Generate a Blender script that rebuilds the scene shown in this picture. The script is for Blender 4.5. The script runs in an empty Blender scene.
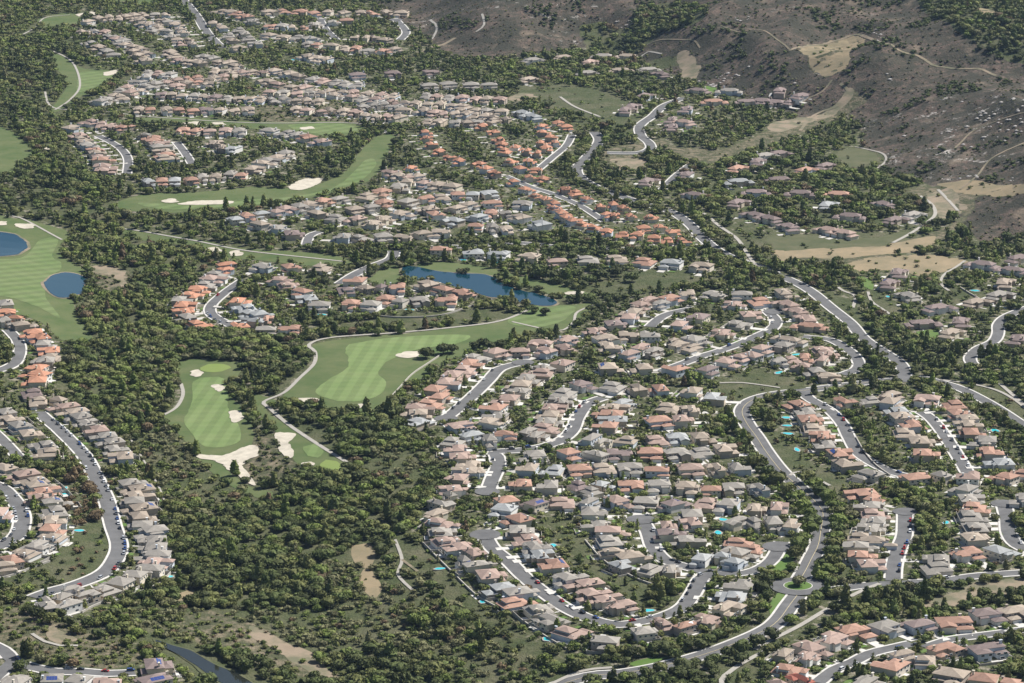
import bpy, math, random
import numpy as np
from mathutils import Vector, Matrix
from mathutils.geometry import delaunay_2d_cdt
random.seed(7); rng = np.random.default_rng(7)
S = bpy.context.scene; C = S.collection
# ------------------------------------------------------------------ camera, sky, sun, exposure
F = 3280.0; PITCH = math.radians(15); CAMZ = 690.0
cam = bpy.data.objects.new('camera', bpy.data.cameras.new('camera')); C.objects.link(cam)
cam.data.sensor_width = 36; cam.data.lens = F/1024*36; cam.data.clip_start = 5; cam.data.clip_end = 60000
cam.location = (0, 0, CAMZ); cam.rotation_euler = (math.pi/2-PITCH, 0, 0); S.camera = cam
SUN_EL = math.radians(48); SUN_AZ = math.radians(30)      # azimuth measured from +X towards +Y
sd = Vector((math.cos(SUN_EL)*math.cos(SUN_AZ), math.cos(SUN_EL)*math.sin(SUN_AZ), math.sin(SUN_EL)))
w = bpy.data.worlds.new('World'); S.world = w; w.use_nodes = True
sky = w.node_tree.nodes.new('ShaderNodeTexSky'); sky.sky_type = 'NISHITA'; sky.sun_disc = False
sky.sun_elevation = SUN_EL; sky.sun_rotation = math.pi/2-SUN_AZ; sky.altitude = 300; sky.dust_density = 1.2
bg = w.node_tree.nodes['Background']; bg.inputs[1].default_value = 0.058
w.node_tree.links.new(sky.outputs[0], bg.inputs[0])
sun = bpy.data.objects.new('sun', bpy.data.lights.new('sun', 'SUN')); C.objects.link(sun)
sun.data.energy = 5.0; sun.data.angle = math.radians(0.53); sun.data.color = (1, .97, .925)
sun.rotation_euler = (-sd).to_track_quat('-Z', 'Y').to_euler()
vs = S.view_settings; vs.view_transform = 'Standard'; vs.look = 'None'; vs.exposure = 0.52; vs.gamma = 1; vs.use_curve_mapping = False
S.cycles.volume_bounces = 0; S.cycles.max_bounces = 5; S.cycles.diffuse_bounces = 2

# ------------------------------------------------------------------ terrain
def vn(x, y, s=0):
    xi = np.floor(x); yi = np.floor(y); fx = x-xi; fy = y-yi
    fx = fx*fx*(3-2*fx); fy = fy*fy*(3-2*fy)
    def hsh(a, b):
        v = np.sin(a*127.1+b*311.7+s*74.7)*43758.5453
        return v-np.floor(v)
    return (hsh(xi, yi)*(1-fx)+hsh(xi+1, yi)*fx)*(1-fy)+(hsh(xi, yi+1)*(1-fx)+hsh(xi+1, yi+1)*fx)*fy
def fbm(x, y, s=0, o=4):
    a = .5; r = 0
    for k in range(o):
        r = r+a*vn(x, y, s+k); x = x*2.03+7; y = y*2.03+3; a *= .5
    return r
cp, sp = math.cos(PITCH), math.sin(PITCH)
def project(X, Y, Z):
    dz = Z-CAMZ
    fw = Y*cp-dz*sp; up = Y*sp+dz*cp
    return 512+F*X/fw, 341.5-F*up/fw, fw
def flat(px, py):
    dx = (px-512)/F; u = (341.5-py)/F
    dy = cp+u*sp; dz = -sp+u*cp
    t = -CAMZ/dz
    return dx*t, dy*t
FOOT = [(-200, -60), (380, -50), (430, 42), (500, 58), (600, 50), (690, 80), (800, 112), (850, 118), (885, 165), (930, 184), (985, 232), (1024, 235), (1300, 220)]
fX, fY = flat(np.array([p[0] for p in FOOT], float), np.array([p[1] for p in FOOT], float))
fA = fX/fY                                                    # bearing of each foot point
RIV = [(100, 240), (180, 300), (120, 340), (150, 400), (220, 480), (260, 560), (330, 620), (420, 700)]
rX, rY = flat(np.array([p[0] for p in RIV], float), np.array([p[1] for p in RIV], float))
def segd(X, Y, ax, ay, bx, by):
    dx, dy = bx-ax, by-ay
    t = np.clip(((X-ax)*dx+(Y-ay)*dy)/(dx*dx+dy*dy+1e-9), 0, 1)
    return np.hypot(X-ax-t*dx, Y-ay-t*dy)
def height(X, Y):
    X = np.asarray(X, float); Y = np.asarray(Y, float)
    h = 1.6*np.sin(X/190+1)*np.cos(Y/260)+1.0*np.sin(X/90-Y/140)
    d = np.full(np.broadcast(X, Y).shape, 1e9)
    for i in range(len(RIV)-1):
        d = np.minimum(d, segd(X, Y, rX[i], rY[i], rX[i+1], rY[i+1]))
    h = h-9*np.clip(1-d/170, 0, 1)**2*(3-2*np.clip(1-d/170, 0, 1))
    a = X/np.maximum(Y, 1)
    yf = np.interp(a, fA, fY)
    t = np.maximum(Y-yf, 0)
    k = np.clip(t/160, 0, 1); k = k*k*(3-2*k)
    rid = 1-np.abs(2*fbm(X/330+3.3, Y/420+1.7, 5, 3)/.875-1)
    rid2 = 1-np.abs(2*vn(X/95, Y/130, 9)-1)
    dd = np.full(np.broadcast(X, Y).shape, 1e9)
    for i in range(1, len(FOOT)-1): dd = np.minimum(dd, segd(X, Y, fX[i], fY[i], fX[i+1], fY[i+1]))
    dd = np.where(Y > yf, dd, 0)
    k = np.clip(dd/110, 0, 1); k = k*k*(3-2*k)
    hill = 0.2*dd+k*(50*(rid-.5)+19*(rid2-.5)+12*(fbm(X/45, Y/45, 11, 3)-.4))
    hill = np.maximum(hill, 0)
    hill = 260*(1-np.exp(-hill/260))
    return h+hill
def at(px, py, off=0.0):
    px = np.atleast_1d(np.asarray(px, float)); py = np.atleast_1d(np.asarray(py, float))
    dx = (px-512)/F; u = (341.5-py)/F
    dy = cp+u*sp; dz = -sp+u*cp
    t0 = np.full(px.shape, 1500.0); done = np.zeros(px.shape, bool); lo = t0.copy(); hi = t0.copy()
    for k in range(480):
        t1 = t0+12
        below = CAMZ+dz*t1 < height(dx*t1, dy*t1)+off
        new = below & ~done
        lo[new] = t0[new]; hi[new] = t1[new]; done |= new
        t0 = t1
        if done.all(): break
    lo[~done] = t0[~done]; hi[~done] = t0[~done]
    for k in range(12):
        m = (lo+hi)/2
        b = CAMZ+dz*m < height(dx*m, dy*m)+off
        hi = np.where(b, m, hi); lo = np.where(b, lo, m)
    return dx*hi, dy*hi
def pts(s):
    return [tuple(float(v) for v in p.split(',')[:2]) for p in s.split()]

# ------------------------------------------------------------------ materials
def mat(name, col, rough=.8, var=.0, scale=.1, col2=None, bump=0, attr=None, rnd=0, spec=.25, metal=0):
    m = bpy.data.materials.new(name); m.use_nodes = True; n = m.node_tree.nodes; l = m.node_tree.links
    b = n['Principled BSDF']; b.inputs['Roughness'].default_value = rough; b.inputs['Specular IOR Level'].default_value = spec
    b.inputs['Metallic'].default_value = metal
    if attr:
        a = n.new('ShaderNodeAttribute'); a.attribute_name = attr; src = a.outputs['Color']
    else:
        r = n.new('ShaderNodeRGB'); r.outputs[0].default_value = (*col, 1); src = r.outputs[0]
    if col2 is not None or var:
        tc = n.new('ShaderNodeNewGeometry')
        t = n.new('ShaderNodeTexNoise'); t.inputs['Scale'].default_value = scale; t.inputs['Detail'].default_value = 5
        t.inputs['Roughness'].default_value = .65
        l.new(tc.outputs['Position'], t.inputs['Vector'])
        if col2 is not None:
            cr = n.new('ShaderNodeMapRange'); cr.inputs[1].default_value = .4; cr.inputs[2].default_value = .6
            l.new(t.outputs[0], cr.inputs[0])
            mx = n.new('ShaderNodeMix'); mx.data_type = 'RGBA'; l.new(cr.outputs[0], mx.inputs[0])
            l.new(src, mx.inputs[6]); mx.inputs[7].default_value = (*col2, 1); src = mx.outputs[2]
        if var:
            mr = n.new('ShaderNodeMapRange'); mr.inputs[1].default_value = .3; mr.inputs[2].default_value = .7
            mr.inputs[3].default_value = 1-var; mr.inputs[4].default_value = 1+var
            l.new(t.outputs[0], mr.inputs[0])
            hv = n.new('ShaderNodeHueSaturation'); l.new(mr.outputs[0], hv.inputs['Value']); l.new(src, hv.inputs['Color']); src = hv.outputs[0]
    if rnd:
        oi = n.new('ShaderNodeObjectInfo'); mr = n.new('ShaderNodeMapRange')
        mr.inputs[3].default_value = 1-rnd; mr.inputs[4].default_value = 1+rnd; l.new(oi.outputs['Random'], mr.inputs[0])
        hv = n.new('ShaderNodeHueSaturation'); l.new(mr.outputs[0], hv.inputs['Value']); l.new(src, hv.inputs['Color']); src = hv.outputs[0]
    l.new(src, b.inputs['Base Color'])
    return m
M = {}
ROOF = dict(t=(.365, .22, .16), o=(.43, .215, .135), p=(.345, .25, .205), n=(.335, .275, .215), g=(.285, .26, .225), b=(.215, .165, .15), l=(.33, .335, .325), r=(.34, .12, .085))
RNAME = dict(t='salmon', o='terracotta', p='pinkish', n='tan', g='grey', b='brown', l='pale grey', r='red')
WALL = [(.74, .72, .68), (.64, .58, .49), (.52, .44, .34), (.68, .61, .48), (.56, .6, .64), (.42, .36, .3)]
for k, c in ROOF.items(): M['roof_'+k] = mat('roof_tiles_'+RNAME[k].replace(' ', '_'), c, .85, .16, .45, rnd=.12)
for i, c in enumerate(WALL): M['wall_%d' % i] = mat('stucco_%d' % i, c, .9, .05, .5)

M['glass'] = mat('window_glass', (.03, .04, .055), .12, spec=.6)
M['white'] = mat('white_paint', (.72, .71, .68), .6)
M['concrete'] = mat('pale_concrete', (.57, .545, .5), .9, .14, .3)
M['asphalt'] = mat('asphalt', (.128, .126, .124), .9, .22, .09)
M['solar'] = mat('solar_cells', (.03, .06, .22), .2, spec=.6)
M['line'] = mat('road_paint', (.62, .52, .3), .7)
M['soil'] = mat('dry_soil', (.3, .235, .165), .95, .18, .05, col2=(.13, .125, .075))
M['path'] = mat('pale_path', (.36, .335, .29), .95, .1, .2)
M['sand'] = mat('bunker_sand', (.5, .45, .36), .95, .2, .12)
M['bark'] = mat('bark', (.13, .1, .075), .95)
M['leaf'] = mat('foliage', (0, 0, 0), .75, .22, .35, attr='tint', rnd=.18, spec=.15)
M['houses'] = mat('painted_houses', (0, 0, 0), .85, .13, .45, attr='tint')
M['wallm'] = mat('garden_wall_render', (.42, .39, .34), .9, .1, .4)
M['pool'] = mat('pool_water', (.05, .5, .55), .05, spec=.6)
M['tyre'] = mat('tyre_rubber', (.02, .02, .02), .8)
M['rock'] = mat('pale_rock', (.42, .39, .36), .9, .2, .6)

def grass_mat(name, c1, c2, stripe=0, ang=0, width=9):
    m = bpy.data.materials.new(name); m.use_nodes = True; n = m.node_tree.nodes; l = m.node_tree.links
    b = n['Principled BSDF']; b.inputs['Roughness'].default_value = .85; b.inputs['Specular IOR Level'].default_value = .1
    g = n.new('ShaderNodeNewGeometry'); t = n.new('ShaderNodeTexNoise'); t.inputs['Scale'].default_value = .03; t.inputs['Detail'].default_value = 6; t.inputs['Roughness'].default_value = .7
    l.new(g.outputs['Position'], t.inputs['Vector'])
    cr = n.new('ShaderNodeMapRange'); cr.inputs[1].default_value = .35; cr.inputs[2].default_value = .68; l.new(t.outputs[0], cr.inputs[0])
    mx = n.new('ShaderNodeMix'); mx.data_type = 'RGBA'; mx.inputs[6].default_value = (*c1, 1); mx.inputs[7].default_value = (*c2, 1)
    l.new(cr.outputs[0], mx.inputs[0]); src = mx.outputs[2]
    if stripe:
        mp = n.new('ShaderNodeMapping'); mp.inputs['Rotation'].default_value = (0, 0, ang); l.new(g.outputs['Position'], mp.inputs['Vector'])
        sx = n.new('ShaderNodeSeparateXYZ'); l.new(mp.outputs[0], sx.inputs[0])
        f = 0
        outs = []
        for axis, amp in ((0, stripe), (1, stripe*.35)):
            q = n.new('ShaderNodeMath'); q.operation = 'MULTIPLY'; q.inputs[1].default_value = math.pi/width; l.new(sx.outputs[axis], q.inputs[0])
            s_ = n.new('ShaderNodeMath'); s_.operation = 'SINE'; l.new(q.outputs[0], s_.inputs[0])
            k = n.new('ShaderNodeMath'); k.operation = 'MULTIPLY'; k.inputs[1].default_value = 3; k.use_clamp = False; l.new(s_.outputs[0], k.inputs[0])
            c = n.new('ShaderNodeClamp'); c.inputs[1].default_value = -1; l.new(k.outputs[0], c.inputs[0])
            e = n.new('ShaderNodeMath'); e.operation = 'MULTIPLY'; e.inputs[1].default_value = amp; l.new(c.outputs[0], e.inputs[0]); outs.append(e.outputs[0])
        a = n.new('ShaderNodeMath'); a.operation = 'ADD'; l.new(outs[0], a.inputs[0]); l.new(outs[1], a.inputs[1])
        a2 = n.new('ShaderNodeMath'); a2.operation = 'ADD'; a2.inputs[1].default_value = 1; l.new(a.outputs[0], a2.inputs[0])
        hv = n.new('ShaderNodeHueSaturation'); l.new(a2.outputs[0], hv.inputs['Value']); l.new(src, hv.inputs['Color']); src = hv.outputs[0]
    l.new(src, b.inputs['Base Color'])
    return m
M['rough'] = grass_mat('rough_grass', (.078, .115, .04), (.135, .15, .066))
M['fair'] = grass_mat('mown_fairway', (.14, .2, .07), (.185, .23, .095), .08, .12, 6)
M['fair2'] = grass_mat('mown_fairway_far', (.12, .17, .06), (.16, .19, .085), .09, .9, 8)
M['green'] = grass_mat('putting_green', (.18, .24, .065), (.2, .25, .08))
M['lawn'] = grass_mat('lawn', (.09, .16, .035), (.13, .18, .06))
M['cover'] = grass_mat('ground_cover', (.075, .088, .04), (.13, .125, .07))
M['dry'] = grass_mat('dry_grass', (.31, .24, .15), (.19, .165, .1))

mw = bpy.data.materials.new('pond_water'); mw.use_nodes = True
b = mw.node_tree.nodes['Principled BSDF']; b.inputs['Base Color'].default_value = (.003, .035, .055, 1); b.inputs['Roughness'].default_value = .08
tn = mw.node_tree.nodes.new('ShaderNodeTexNoise'); tn.inputs['Scale'].default_value = .6; g = mw.node_tree.nodes.new('ShaderNodeNewGeometry')
bp = mw.node_tree.nodes.new('ShaderNodeBump'); bp.inputs['Strength'].default_value = .12
mw.node_tree.links.new(g.outputs['Position'], tn.inputs['Vector']); mw.node_tree.links.new(tn.outputs[0], bp.inputs['Height']); mw.node_tree.links.new(bp.outputs[0], b.inputs['Normal'])
M['water'] = mw
mr_ = mw.copy(); mr_.name = 'river_water'; mr_.node_tree.nodes['Principled BSDF'].inputs['Base Color'].default_value = (.02, .022, .016, 1); M['river'] = mr_

# ------------------------------------------------------------------ mesh helpers
def tag(o, label=None, cat=None, group=None, kind=None):
    for k, v in (('label', label), ('category', cat), ('group', group), ('kind', kind)):
        if v: o[k] = v
    return o
def link(o, parent=None):
    C.objects.link(o)
    if parent: o.parent = parent
    return o
def mesh_np(name, V, Fc, mats, tint=None, midx=None, smooth=False):
    """V (n,3); Fc list of lists or an (m,k) array"""
    me = bpy.data.meshes.new(name)
    V = np.asarray(V, np.float32)
    if isinstance(Fc, np.ndarray):
        m, k = Fc.shape; loops = Fc.reshape(-1); starts = np.arange(m)*k; tot = np.full(m, k)
    else:
        tot = np.array([len(f) for f in Fc]); m = len(Fc); starts = np.concatenate([[0], np.cumsum(tot)[:-1]]) if m else np.zeros(0)
        loops = np.array([i for f in Fc for i in f])
    me.vertices.add(len(V)); me.vertices.foreach_set('co', V.ravel())
    me.loops.add(len(loops)); me.loops.foreach_set('vertex_index', loops.astype(np.int32))
    me.polygons.add(m); me.polygons.foreach_set('loop_start', starts.astype(np.int32)); me.polygons.foreach_set('loop_total', tot.astype(np.int32))
    me.polygons.foreach_set('use_smooth', np.full(m, bool(smooth)))
    for q in mats: me.materials.append(q)
    if midx is not None: me.polygons.foreach_set('material_index', np.asarray(midx, np.int32))
    me.update(calc_edges=True)
    if tint is not None:
        a = me.attributes.new('tint', 'FLOAT_COLOR', 'FACE' if len(tint) == m else 'POINT')
        t4 = np.ones((len(tint), 4), np.float32); t4[:, :3] = tint; a.data.foreach_set('color', t4.ravel())
    return me
class MB:
    def __init__(s): s.v = []; s.f = []; s.m = []
    def add(s, v, f, m=0):
        o = len(s.v); s.v += [tuple(p) for p in v]; s.f += [[i+o for i in q] for q in f]; s.m += [m]*len(f)
    def box(s, x0, x1, y0, y1, z0, z1, m=0):
        s.add([(x0, y0, z0), (x1, y0, z0), (x1, y1, z0), (x0, y1, z0), (x0, y0, z1), (x1, y0, z1), (x1, y1, z1), (x0, y1, z1)],
              [(0, 3, 2, 1), (4, 5, 6, 7), (0, 1, 5, 4), (1, 2, 6, 5), (2, 3, 7, 6), (3, 0, 4, 7)], m)
    def hip(s, x0, x1, y0, y1, z, p=.42, ov=.6, gable=None, th=.22, m=0):
        x0 -= ov; x1 += ov; y0 -= ov; y1 += ov; wx = x1-x0; wy = y1-y0; z -= ov*p*.5
        v = [(x0, y0, z), (x1, y0, z), (x1, y1, z), (x0, y1, z), (x0, y0, z+th), (x1, y0, z+th), (x1, y1, z+th), (x0, y1, z+th)]
        r = min(wx, wy)/2
        if gable is None: ins = r
        else: ins = 0.0
        if wx >= wy:
            v += [(x0+ins, (y0+y1)/2, z+th+r*p), (x1-ins, (y0+y1)/2, z+th+r*p)]
            f = [(4, 5, 9, 8), (6, 7, 8, 9), (7, 4, 8), (5, 6, 9)]
        else:
            v += [((x0+x1)/2, y0+ins, z+th+r*p), ((x0+x1)/2, y1-ins, z+th+r*p)]
            f = [(5, 6, 9, 8), (7, 4, 8, 9), (4, 5, 8), (6, 7, 9)]
        f += [(0, 3, 2, 1), (0, 1, 5, 4), (1, 2, 6, 5), (2, 3, 7, 6), (3, 0, 4, 7)]
        s.add(v, f, m)
    def me(s, name, mats): return mesh_np(name, s.v, s.f, mats, midx=s.m)
def catmull(P, closed=False, step=6.0):
    P = np.array(P, float); n = len(P); out = []
    rngi = range(n if closed else n-1)
    for i in rngi:
        if closed: a, b, c, d = P[(i-1) % n], P[i], P[(i+1) % n], P[(i+2) % n]
        else: a, b, c, d = P[max(i-1, 0)], P[i], P[i+1], P[min(i+2, n-1)]
        k = max(1, int(np.hypot(*(c-b))/step))
        for j in range(k):
            t = j/k
            out.append(.5*((2*b)+(-a+c)*t+(2*a-5*b+4*c-d)*t*t+(-a+3*b-3*c+d)*t**3))
    if not closed: out.append(P[-1])
    return np.array(out)
def world(px, off=0, closed=False, step=6.0):
    a = np.array(px, float); X, Y = at(a[:, 0], a[:, 1], off)
    return catmull(np.stack([X, Y], 1), closed, step)
def inside(X, Y, P):
    r = np.zeros(X.shape, bool); n = len(P)
    for i in range(n):
        x1, y1 = P[i]; x2, y2 = P[(i+1) % n]
        if y1 == y2: continue
        c = ((y1 > Y) != (y2 > Y)) & (X < (x2-x1)*(Y-y1)/(y2-y1)+x1)
        r ^= c
    return r
LAY = [0]
def rag(P, amp, sc=9.0):
    c = P.mean(0); d = P-c; L_ = np.maximum(np.hypot(d[:, 0], d[:, 1]), 1)
    q = (vn(P[:, 0]/sc, P[:, 1]/sc, 3)-.5+.6*(vn(P[:, 0]/sc*2.7, P[:, 1]/sc*2.7, 8)-.5))*2*amp
    return P+d/L_[:, None]*q[:, None]
def patch(name, P, off, m, kind='structure', cell=9, label=None):
    x0, y0 = P.min(0); x1, y1 = P.max(0)
    gx, gy = np.meshgrid(np.arange(x0, x1, cell), np.arange(y0, y1, cell)); gx = gx.ravel(); gy = gy.ravel()
    q = inside(gx, gy, P); gx, gy = gx[q], gy[q]
    d = np.min(np.hypot(gx[:, None]-P[None, :, 0], gy[:, None]-P[None, :, 1]), 1) if len(gx) else np.zeros(0)
    gx, gy = gx[d > 3], gy[d > 3]
    n = len(P); vv = [Vector((float(a), float(b))) for a, b in P]+[Vector((float(a), float(b))) for a, b in zip(gx, gy)]
    vo, _, fo, *_ = delaunay_2d_cdt(vv, [(i, (i+1) % n) for i in range(n)], [], 1, .05)
    A = np.array([(p.x, p.y) for p in vo])
    LAY[0] += 1
    z = height(A[:, 0], A[:, 1])+off+.0017*LAY[0]
    me = mesh_np(name, np.column_stack([A, z]), [list(f) for f in fo], [m])
    o = link(bpy.data.objects.new(name, me)); tag(o, label=label, kind=kind)
    if me.polygons and me.polygons[0].normal.z < 0: me.flip_normals()
    return o

# ------------------------------------------------------------------ occupancy raster of the world (for planting)
GX0, GY0, GC = -950.0, 1640.0, 3.0; NX, NY = 634, 1180
gxx, gyy = np.meshgrid(GX0+GC*(np.arange(NX)+.5), GY0+GC*(np.arange(NY)+.5))
def fill(arr, P, val):
    x0, y0 = P.min(0); x1, y1 = P.max(0)
    i0 = max(int((x0-GX0)/GC), 0); i1 = min(int((x1-GX0)/GC)+2, NX); j0 = max(int((y0-GY0)/GC), 0); j1 = min(int((y1-GY0)/GC)+2, NY)
    if i1 <= i0 or j1 <= j0: return
    sub = inside(gxx[j0:j1, i0:i1], gyy[j0:j1, i0:i1], P); arr[j0:j1, i0:i1][sub] = val
def look(arr, X, Y):
    i = np.clip(((X-GX0)/GC).astype(int), 0, NX-1); j = np.clip(((Y-GY0)/GC).astype(int), 0, NY-1)
    return arr[j, i]
block = np.zeros((NY, NX), np.uint8)       # 1 = nothing grows
zone = np.zeros((NY, NX), np.uint8)        # 0 default 1 forest 2 open slope 3 hill 4 bare 5 golf 6 scrub
# ------------------------------------------------------------------ survey: every position below is a photo point turned into a ground point
ZONES = [  # (zone, outline)
 (3, '380,-60 430,42 500,58 600,50 690,80 800,118 850,115 880,172 930,185 980,240 1024,235 1200,225 1200,-60'),
 (1, '60,180 120,204 140,235 190,253 225,258 180,285 163,305 190,328 240,335 300,338 308,352 280,390 240,362 172,362 160,410 190,450 215,480 250,492 300,480 352,472 330,450 290,425 300,405 350,412 400,408 412,440 448,468 440,500 410,530 440,590 500,640 560,672 600,700 250,700 180,665 150,640 120,620 140,600 200,590 175,560 162,520 150,470 110,430 60,385 72,345 98,345 78,310 90,290 128,285 120,262 70,232 60,215'),
 (1, '-40,-30 60,-30 60,5 100,12 70,22 40,30 38,42 75,28 130,62 118,85 90,100 60,120 0,110 -40,120'),
 (1, '10,130 60,130 70,165 110,185 60,215 35,215 20,175'),
 (1, '500,60 640,60 640,140 560,115 510,95'),
 (1, '0,-20 330,-20 330,6 0,6'),
 (1, '582,24 600,20 630,28 645,6 690,4 705,18 660,34 640,52 600,56 585,44'), (1, '930,-30 1060,-30 1060,50 980,45 930,15'),
 (1, '600,140 690,160 760,150 930,190 915,225 780,225 690,200'),
 (1, '850,500 862,560 880,580 840,590 832,560 830,500 815,470 855,470'),
 (1, '835,582 935,582 935,600 850,615 838,608'),
 (2, '415,540 455,580 500,618 560,658 590,676 560,668 500,645 455,612 425,580 405,552'),
 (2, '560,510 590,545 620,570 650,588 655,600 630,598 600,580 575,555 556,530'),
 (2, '715,385 760,390 745,400 742,420 748,440 738,425 728,405'), (2, '742,372 800,380 800,390 760,392 738,384'),
 (2, '838,440 862,462 880,470 870,478 840,462 826,445'), (2, '772,430 800,450 812,470 790,470 772,450'),
 (2, '770,238 870,232 900,238 860,250 780,250'),  (2, '870,285 905,310 890,318 868,305'), (2, '955,285 1000,300 980,316 945,300'),
 (2, '835,150 880,152 885,162 845,170'), (2, '650,60 672,55 676,66 648,68'), (2, '535,85 600,90 640,110 620,128 560,110 520,98'),
 (2, '735,205 752,225 765,255 740,238'), (2, '790,460 850,478 838,500 812,492'), (2, '0,560 30,555 100,520 108,545 95,575 38,588 0,590'),
 (2, '720,655 750,648 760,683 720,683'), (2, '100,520 112,540 100,575 80,578 95,555'),
 (6, '0,612 30,605 140,650 120,668 40,660 0,640'), (6, '250,620 345,683 190,640 195,610'), (6, '270,80 345,100 380,120 300,125 256,118'), (6, '180,430 290,440 300,480 250,480 230,462'), (6, '95,272 128,270 130,290 100,295'),
 (2, '345,330 480,322 520,312 470,310 380,318 310,335'), (2, '800,290 850,300 875,345 850,335 815,300'), (2, '590,275 690,270 690,285 600,296'), (2, '980,385 1024,400 1024,420 960,392'),
 (4, '776,250 830,246 880,244 940,230 968,205 925,200 905,190 940,186 975,195 968,218 940,243 900,254 850,262 790,262 776,258'),
 (4, '665,145 720,150 770,130 830,112 855,92 870,98 840,118 780,142 700,168'), (4, '605,150 665,140 660,150 610,163'),
]
BARE = [ # (name, material, outline)
 ('dry_field', 'dry', '843,268 868,258 925,255 962,260 955,266 925,276 900,272 860,271'),
 ('dry_field', 'dry', '776,250 830,246 880,245 935,236 930,248 900,253 850,258 800,258 778,262'),
 ('dry_field', 'dry', '940,184 975,181 1040,180 1040,190 980,194 955,191'),
 ('bare_slope', 'dry', '800,47 830,41 855,37 865,42 850,52 850,62 838,73 820,74 812,62'),
 ('bare_slope', 'soil', '678,54 692,55 700,68 696,80 686,81 680,70'),
 ('bare_slope', 'soil', '768,125 800,118 835,105 848,88 852,96 838,112 805,124 780,132'),
 ('bare_slope', 'soil', '926,196 948,189 962,205 955,216 942,222 938,214'),
 ('forest_clearing', 'dry', '352,545 370,542 375,555 374,572 384,590 372,598 362,585 356,566'),
 ('forest_clearing', 'dry', '166,598 188,590 208,590 204,596 180,602'),
 ('bare_slope', 'soil', '22,611 40,615 58,628 78,640 70,645 52,640 40,626'),
 ('sandy_bank', 'soil', '88,267 115,268 128,278 124,288 110,276 92,272'),
 ('bare_slope', 'soil', '925,600 975,585 1024,578 1024,590 980,600 950,606 928,612'),
 ('bare_slope', 'soil', '250,625 285,640 330,672 318,676 280,655 252,638'),
 ('bare_slope', 'soil', '512,95 530,93 534,98 514,101'), ('bare_slope', 'dry', '972,10 985,9 1000,14 985,18'),
 ('open_field', 'cover', '772,232 820,236 875,238 900,232 908,238 880,246 820,248 776,250'),
 ('open_field', 'cover', '838,152 860,149 882,156 870,164 845,168'),
 ('soil_bank', 'soil', '610,160 640,160 650,166 620,170'),
]
GOLF = [
 ('golf_rough', 'rough', '314,345 345,339 400,334 450,328 500,322 540,306 575,305 592,304 575,326 530,335 495,345 455,358 432,372 402,393 378,413 340,412 300,402 282,398 298,380 314,364'),
 ('fairway', 'fair', '346,348 348,367 328,380 316,392 331,400 361,401 381,394 386,382 378,373 391,360 416,350 456,344 470,336 440,335 400,337 362,342'),
 ('fairway', 'fair2', '512,316 537,307 572,307 570,316 552,325 530,327 510,324'),
 ('golf_rough', 'rough', '252,394 276,401 266,410 290,427 320,447 348,464 342,472 320,472 300,466 286,450 276,432 258,412'),
 ('putting_green', 'green', '320,464 326,460 337,461 342,466 336,472 325,472'),
 ('fairway', 'fair', '303,447 315,444 322,452 318,458 308,456'),
 ('golf_rough', 'rough', '178,362 210,360 240,363 238,376 224,388 236,402 246,414 254,430 250,446 236,454 212,457 195,450 176,432 163,417 180,402 182,385'),
 ('fairway', 'fair', '193,382 210,377 225,380 228,396 228,412 238,425 240,440 225,447 205,447 195,438 184,420 192,402'),
 ('putting_green', 'green', '200,368 208,364 224,364 232,368 222,372 206,372'),
 ('golf_rough', 'rough', '196,458 218,462 232,474 250,487 272,492 268,500 242,492 222,480'),
 ('golf_rough', 'rough', '-30,218 12,218 40,223 68,232 62,245 60,254 74,264 86,272 74,292 76,312 94,343 62,340 36,320 -30,300'),
 ('fairway', 'fair2', '-30,262 20,258 40,240 58,240 52,256 62,266 48,282 46,298 60,318 40,308 10,298 -30,290'),
 ('golf_rough', 'rough', '118,202 150,194 200,192 250,187 300,188 335,178 352,165 374,152 386,158 372,178 345,190 300,200 240,208 170,213 125,210'),
 ('fairway', 'fair2', '140,203 200,205 250,200 300,196 340,184 366,160 376,164 362,180 330,192 280,202 220,208 160,209'),
 ('golf_rough', 'rough', '115,228 145,232 190,238 240,248 300,252 345,258 350,265 310,266 256,260 222,257 190,246 140,240'),
 ('golf_rough', 'rough', '108,122 175,117 256,122 340,122 366,131 330,137 290,132 230,127 170,124'),
 ('fairway', 'fair2', '290,125 340,124 358,130 330,135 300,131'),
 ('golf_rough', 'rough', '50,112 60,97 66,84 52,60 60,55 82,68 118,71 112,80 95,90 78,99 62,110'),
 ('fairway', 'fair2', '82,72 112,73 108,80 92,88 78,92 78,80'),
 ('golf_rough', 'rough', '38,20 62,14 82,15 78,24 48,30'), ('golf_rough', 'rough', '95,-6 150,-6 150,4 110,3'),
 ('golf_rough', 'rough', '-30,126 4,128 22,139 36,152 22,164 0,178 -30,180'),
 ('golf_rough', 'rough', '350,170 362,150 378,136 396,137 384,158 368,178'),
 ('golf_rough', 'rough', '370,280 382,270 398,266 402,282 390,286'),
 ('golf_rough', 'rough', '418,264 440,262 480,266 520,276 572,288 596,298 560,297 520,284 480,274 430,271'),
 ('lawn', 'lawn', '772,570 790,548 800,545 790,565 784,575'), ('lawn', 'lawn', '770,602 782,592 784,604 772,618'),
 ('lawn', 'lawn', '918,332 935,330 940,338 922,340'), ('lawn', 'lawn', '626,664 650,658 670,657 640,667'), ('lawn', 'lawn', '858,275 872,282 872,290 860,284'), ('lawn', 'lawn', '703,86 716,88 712,93 704,92'),
]
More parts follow.
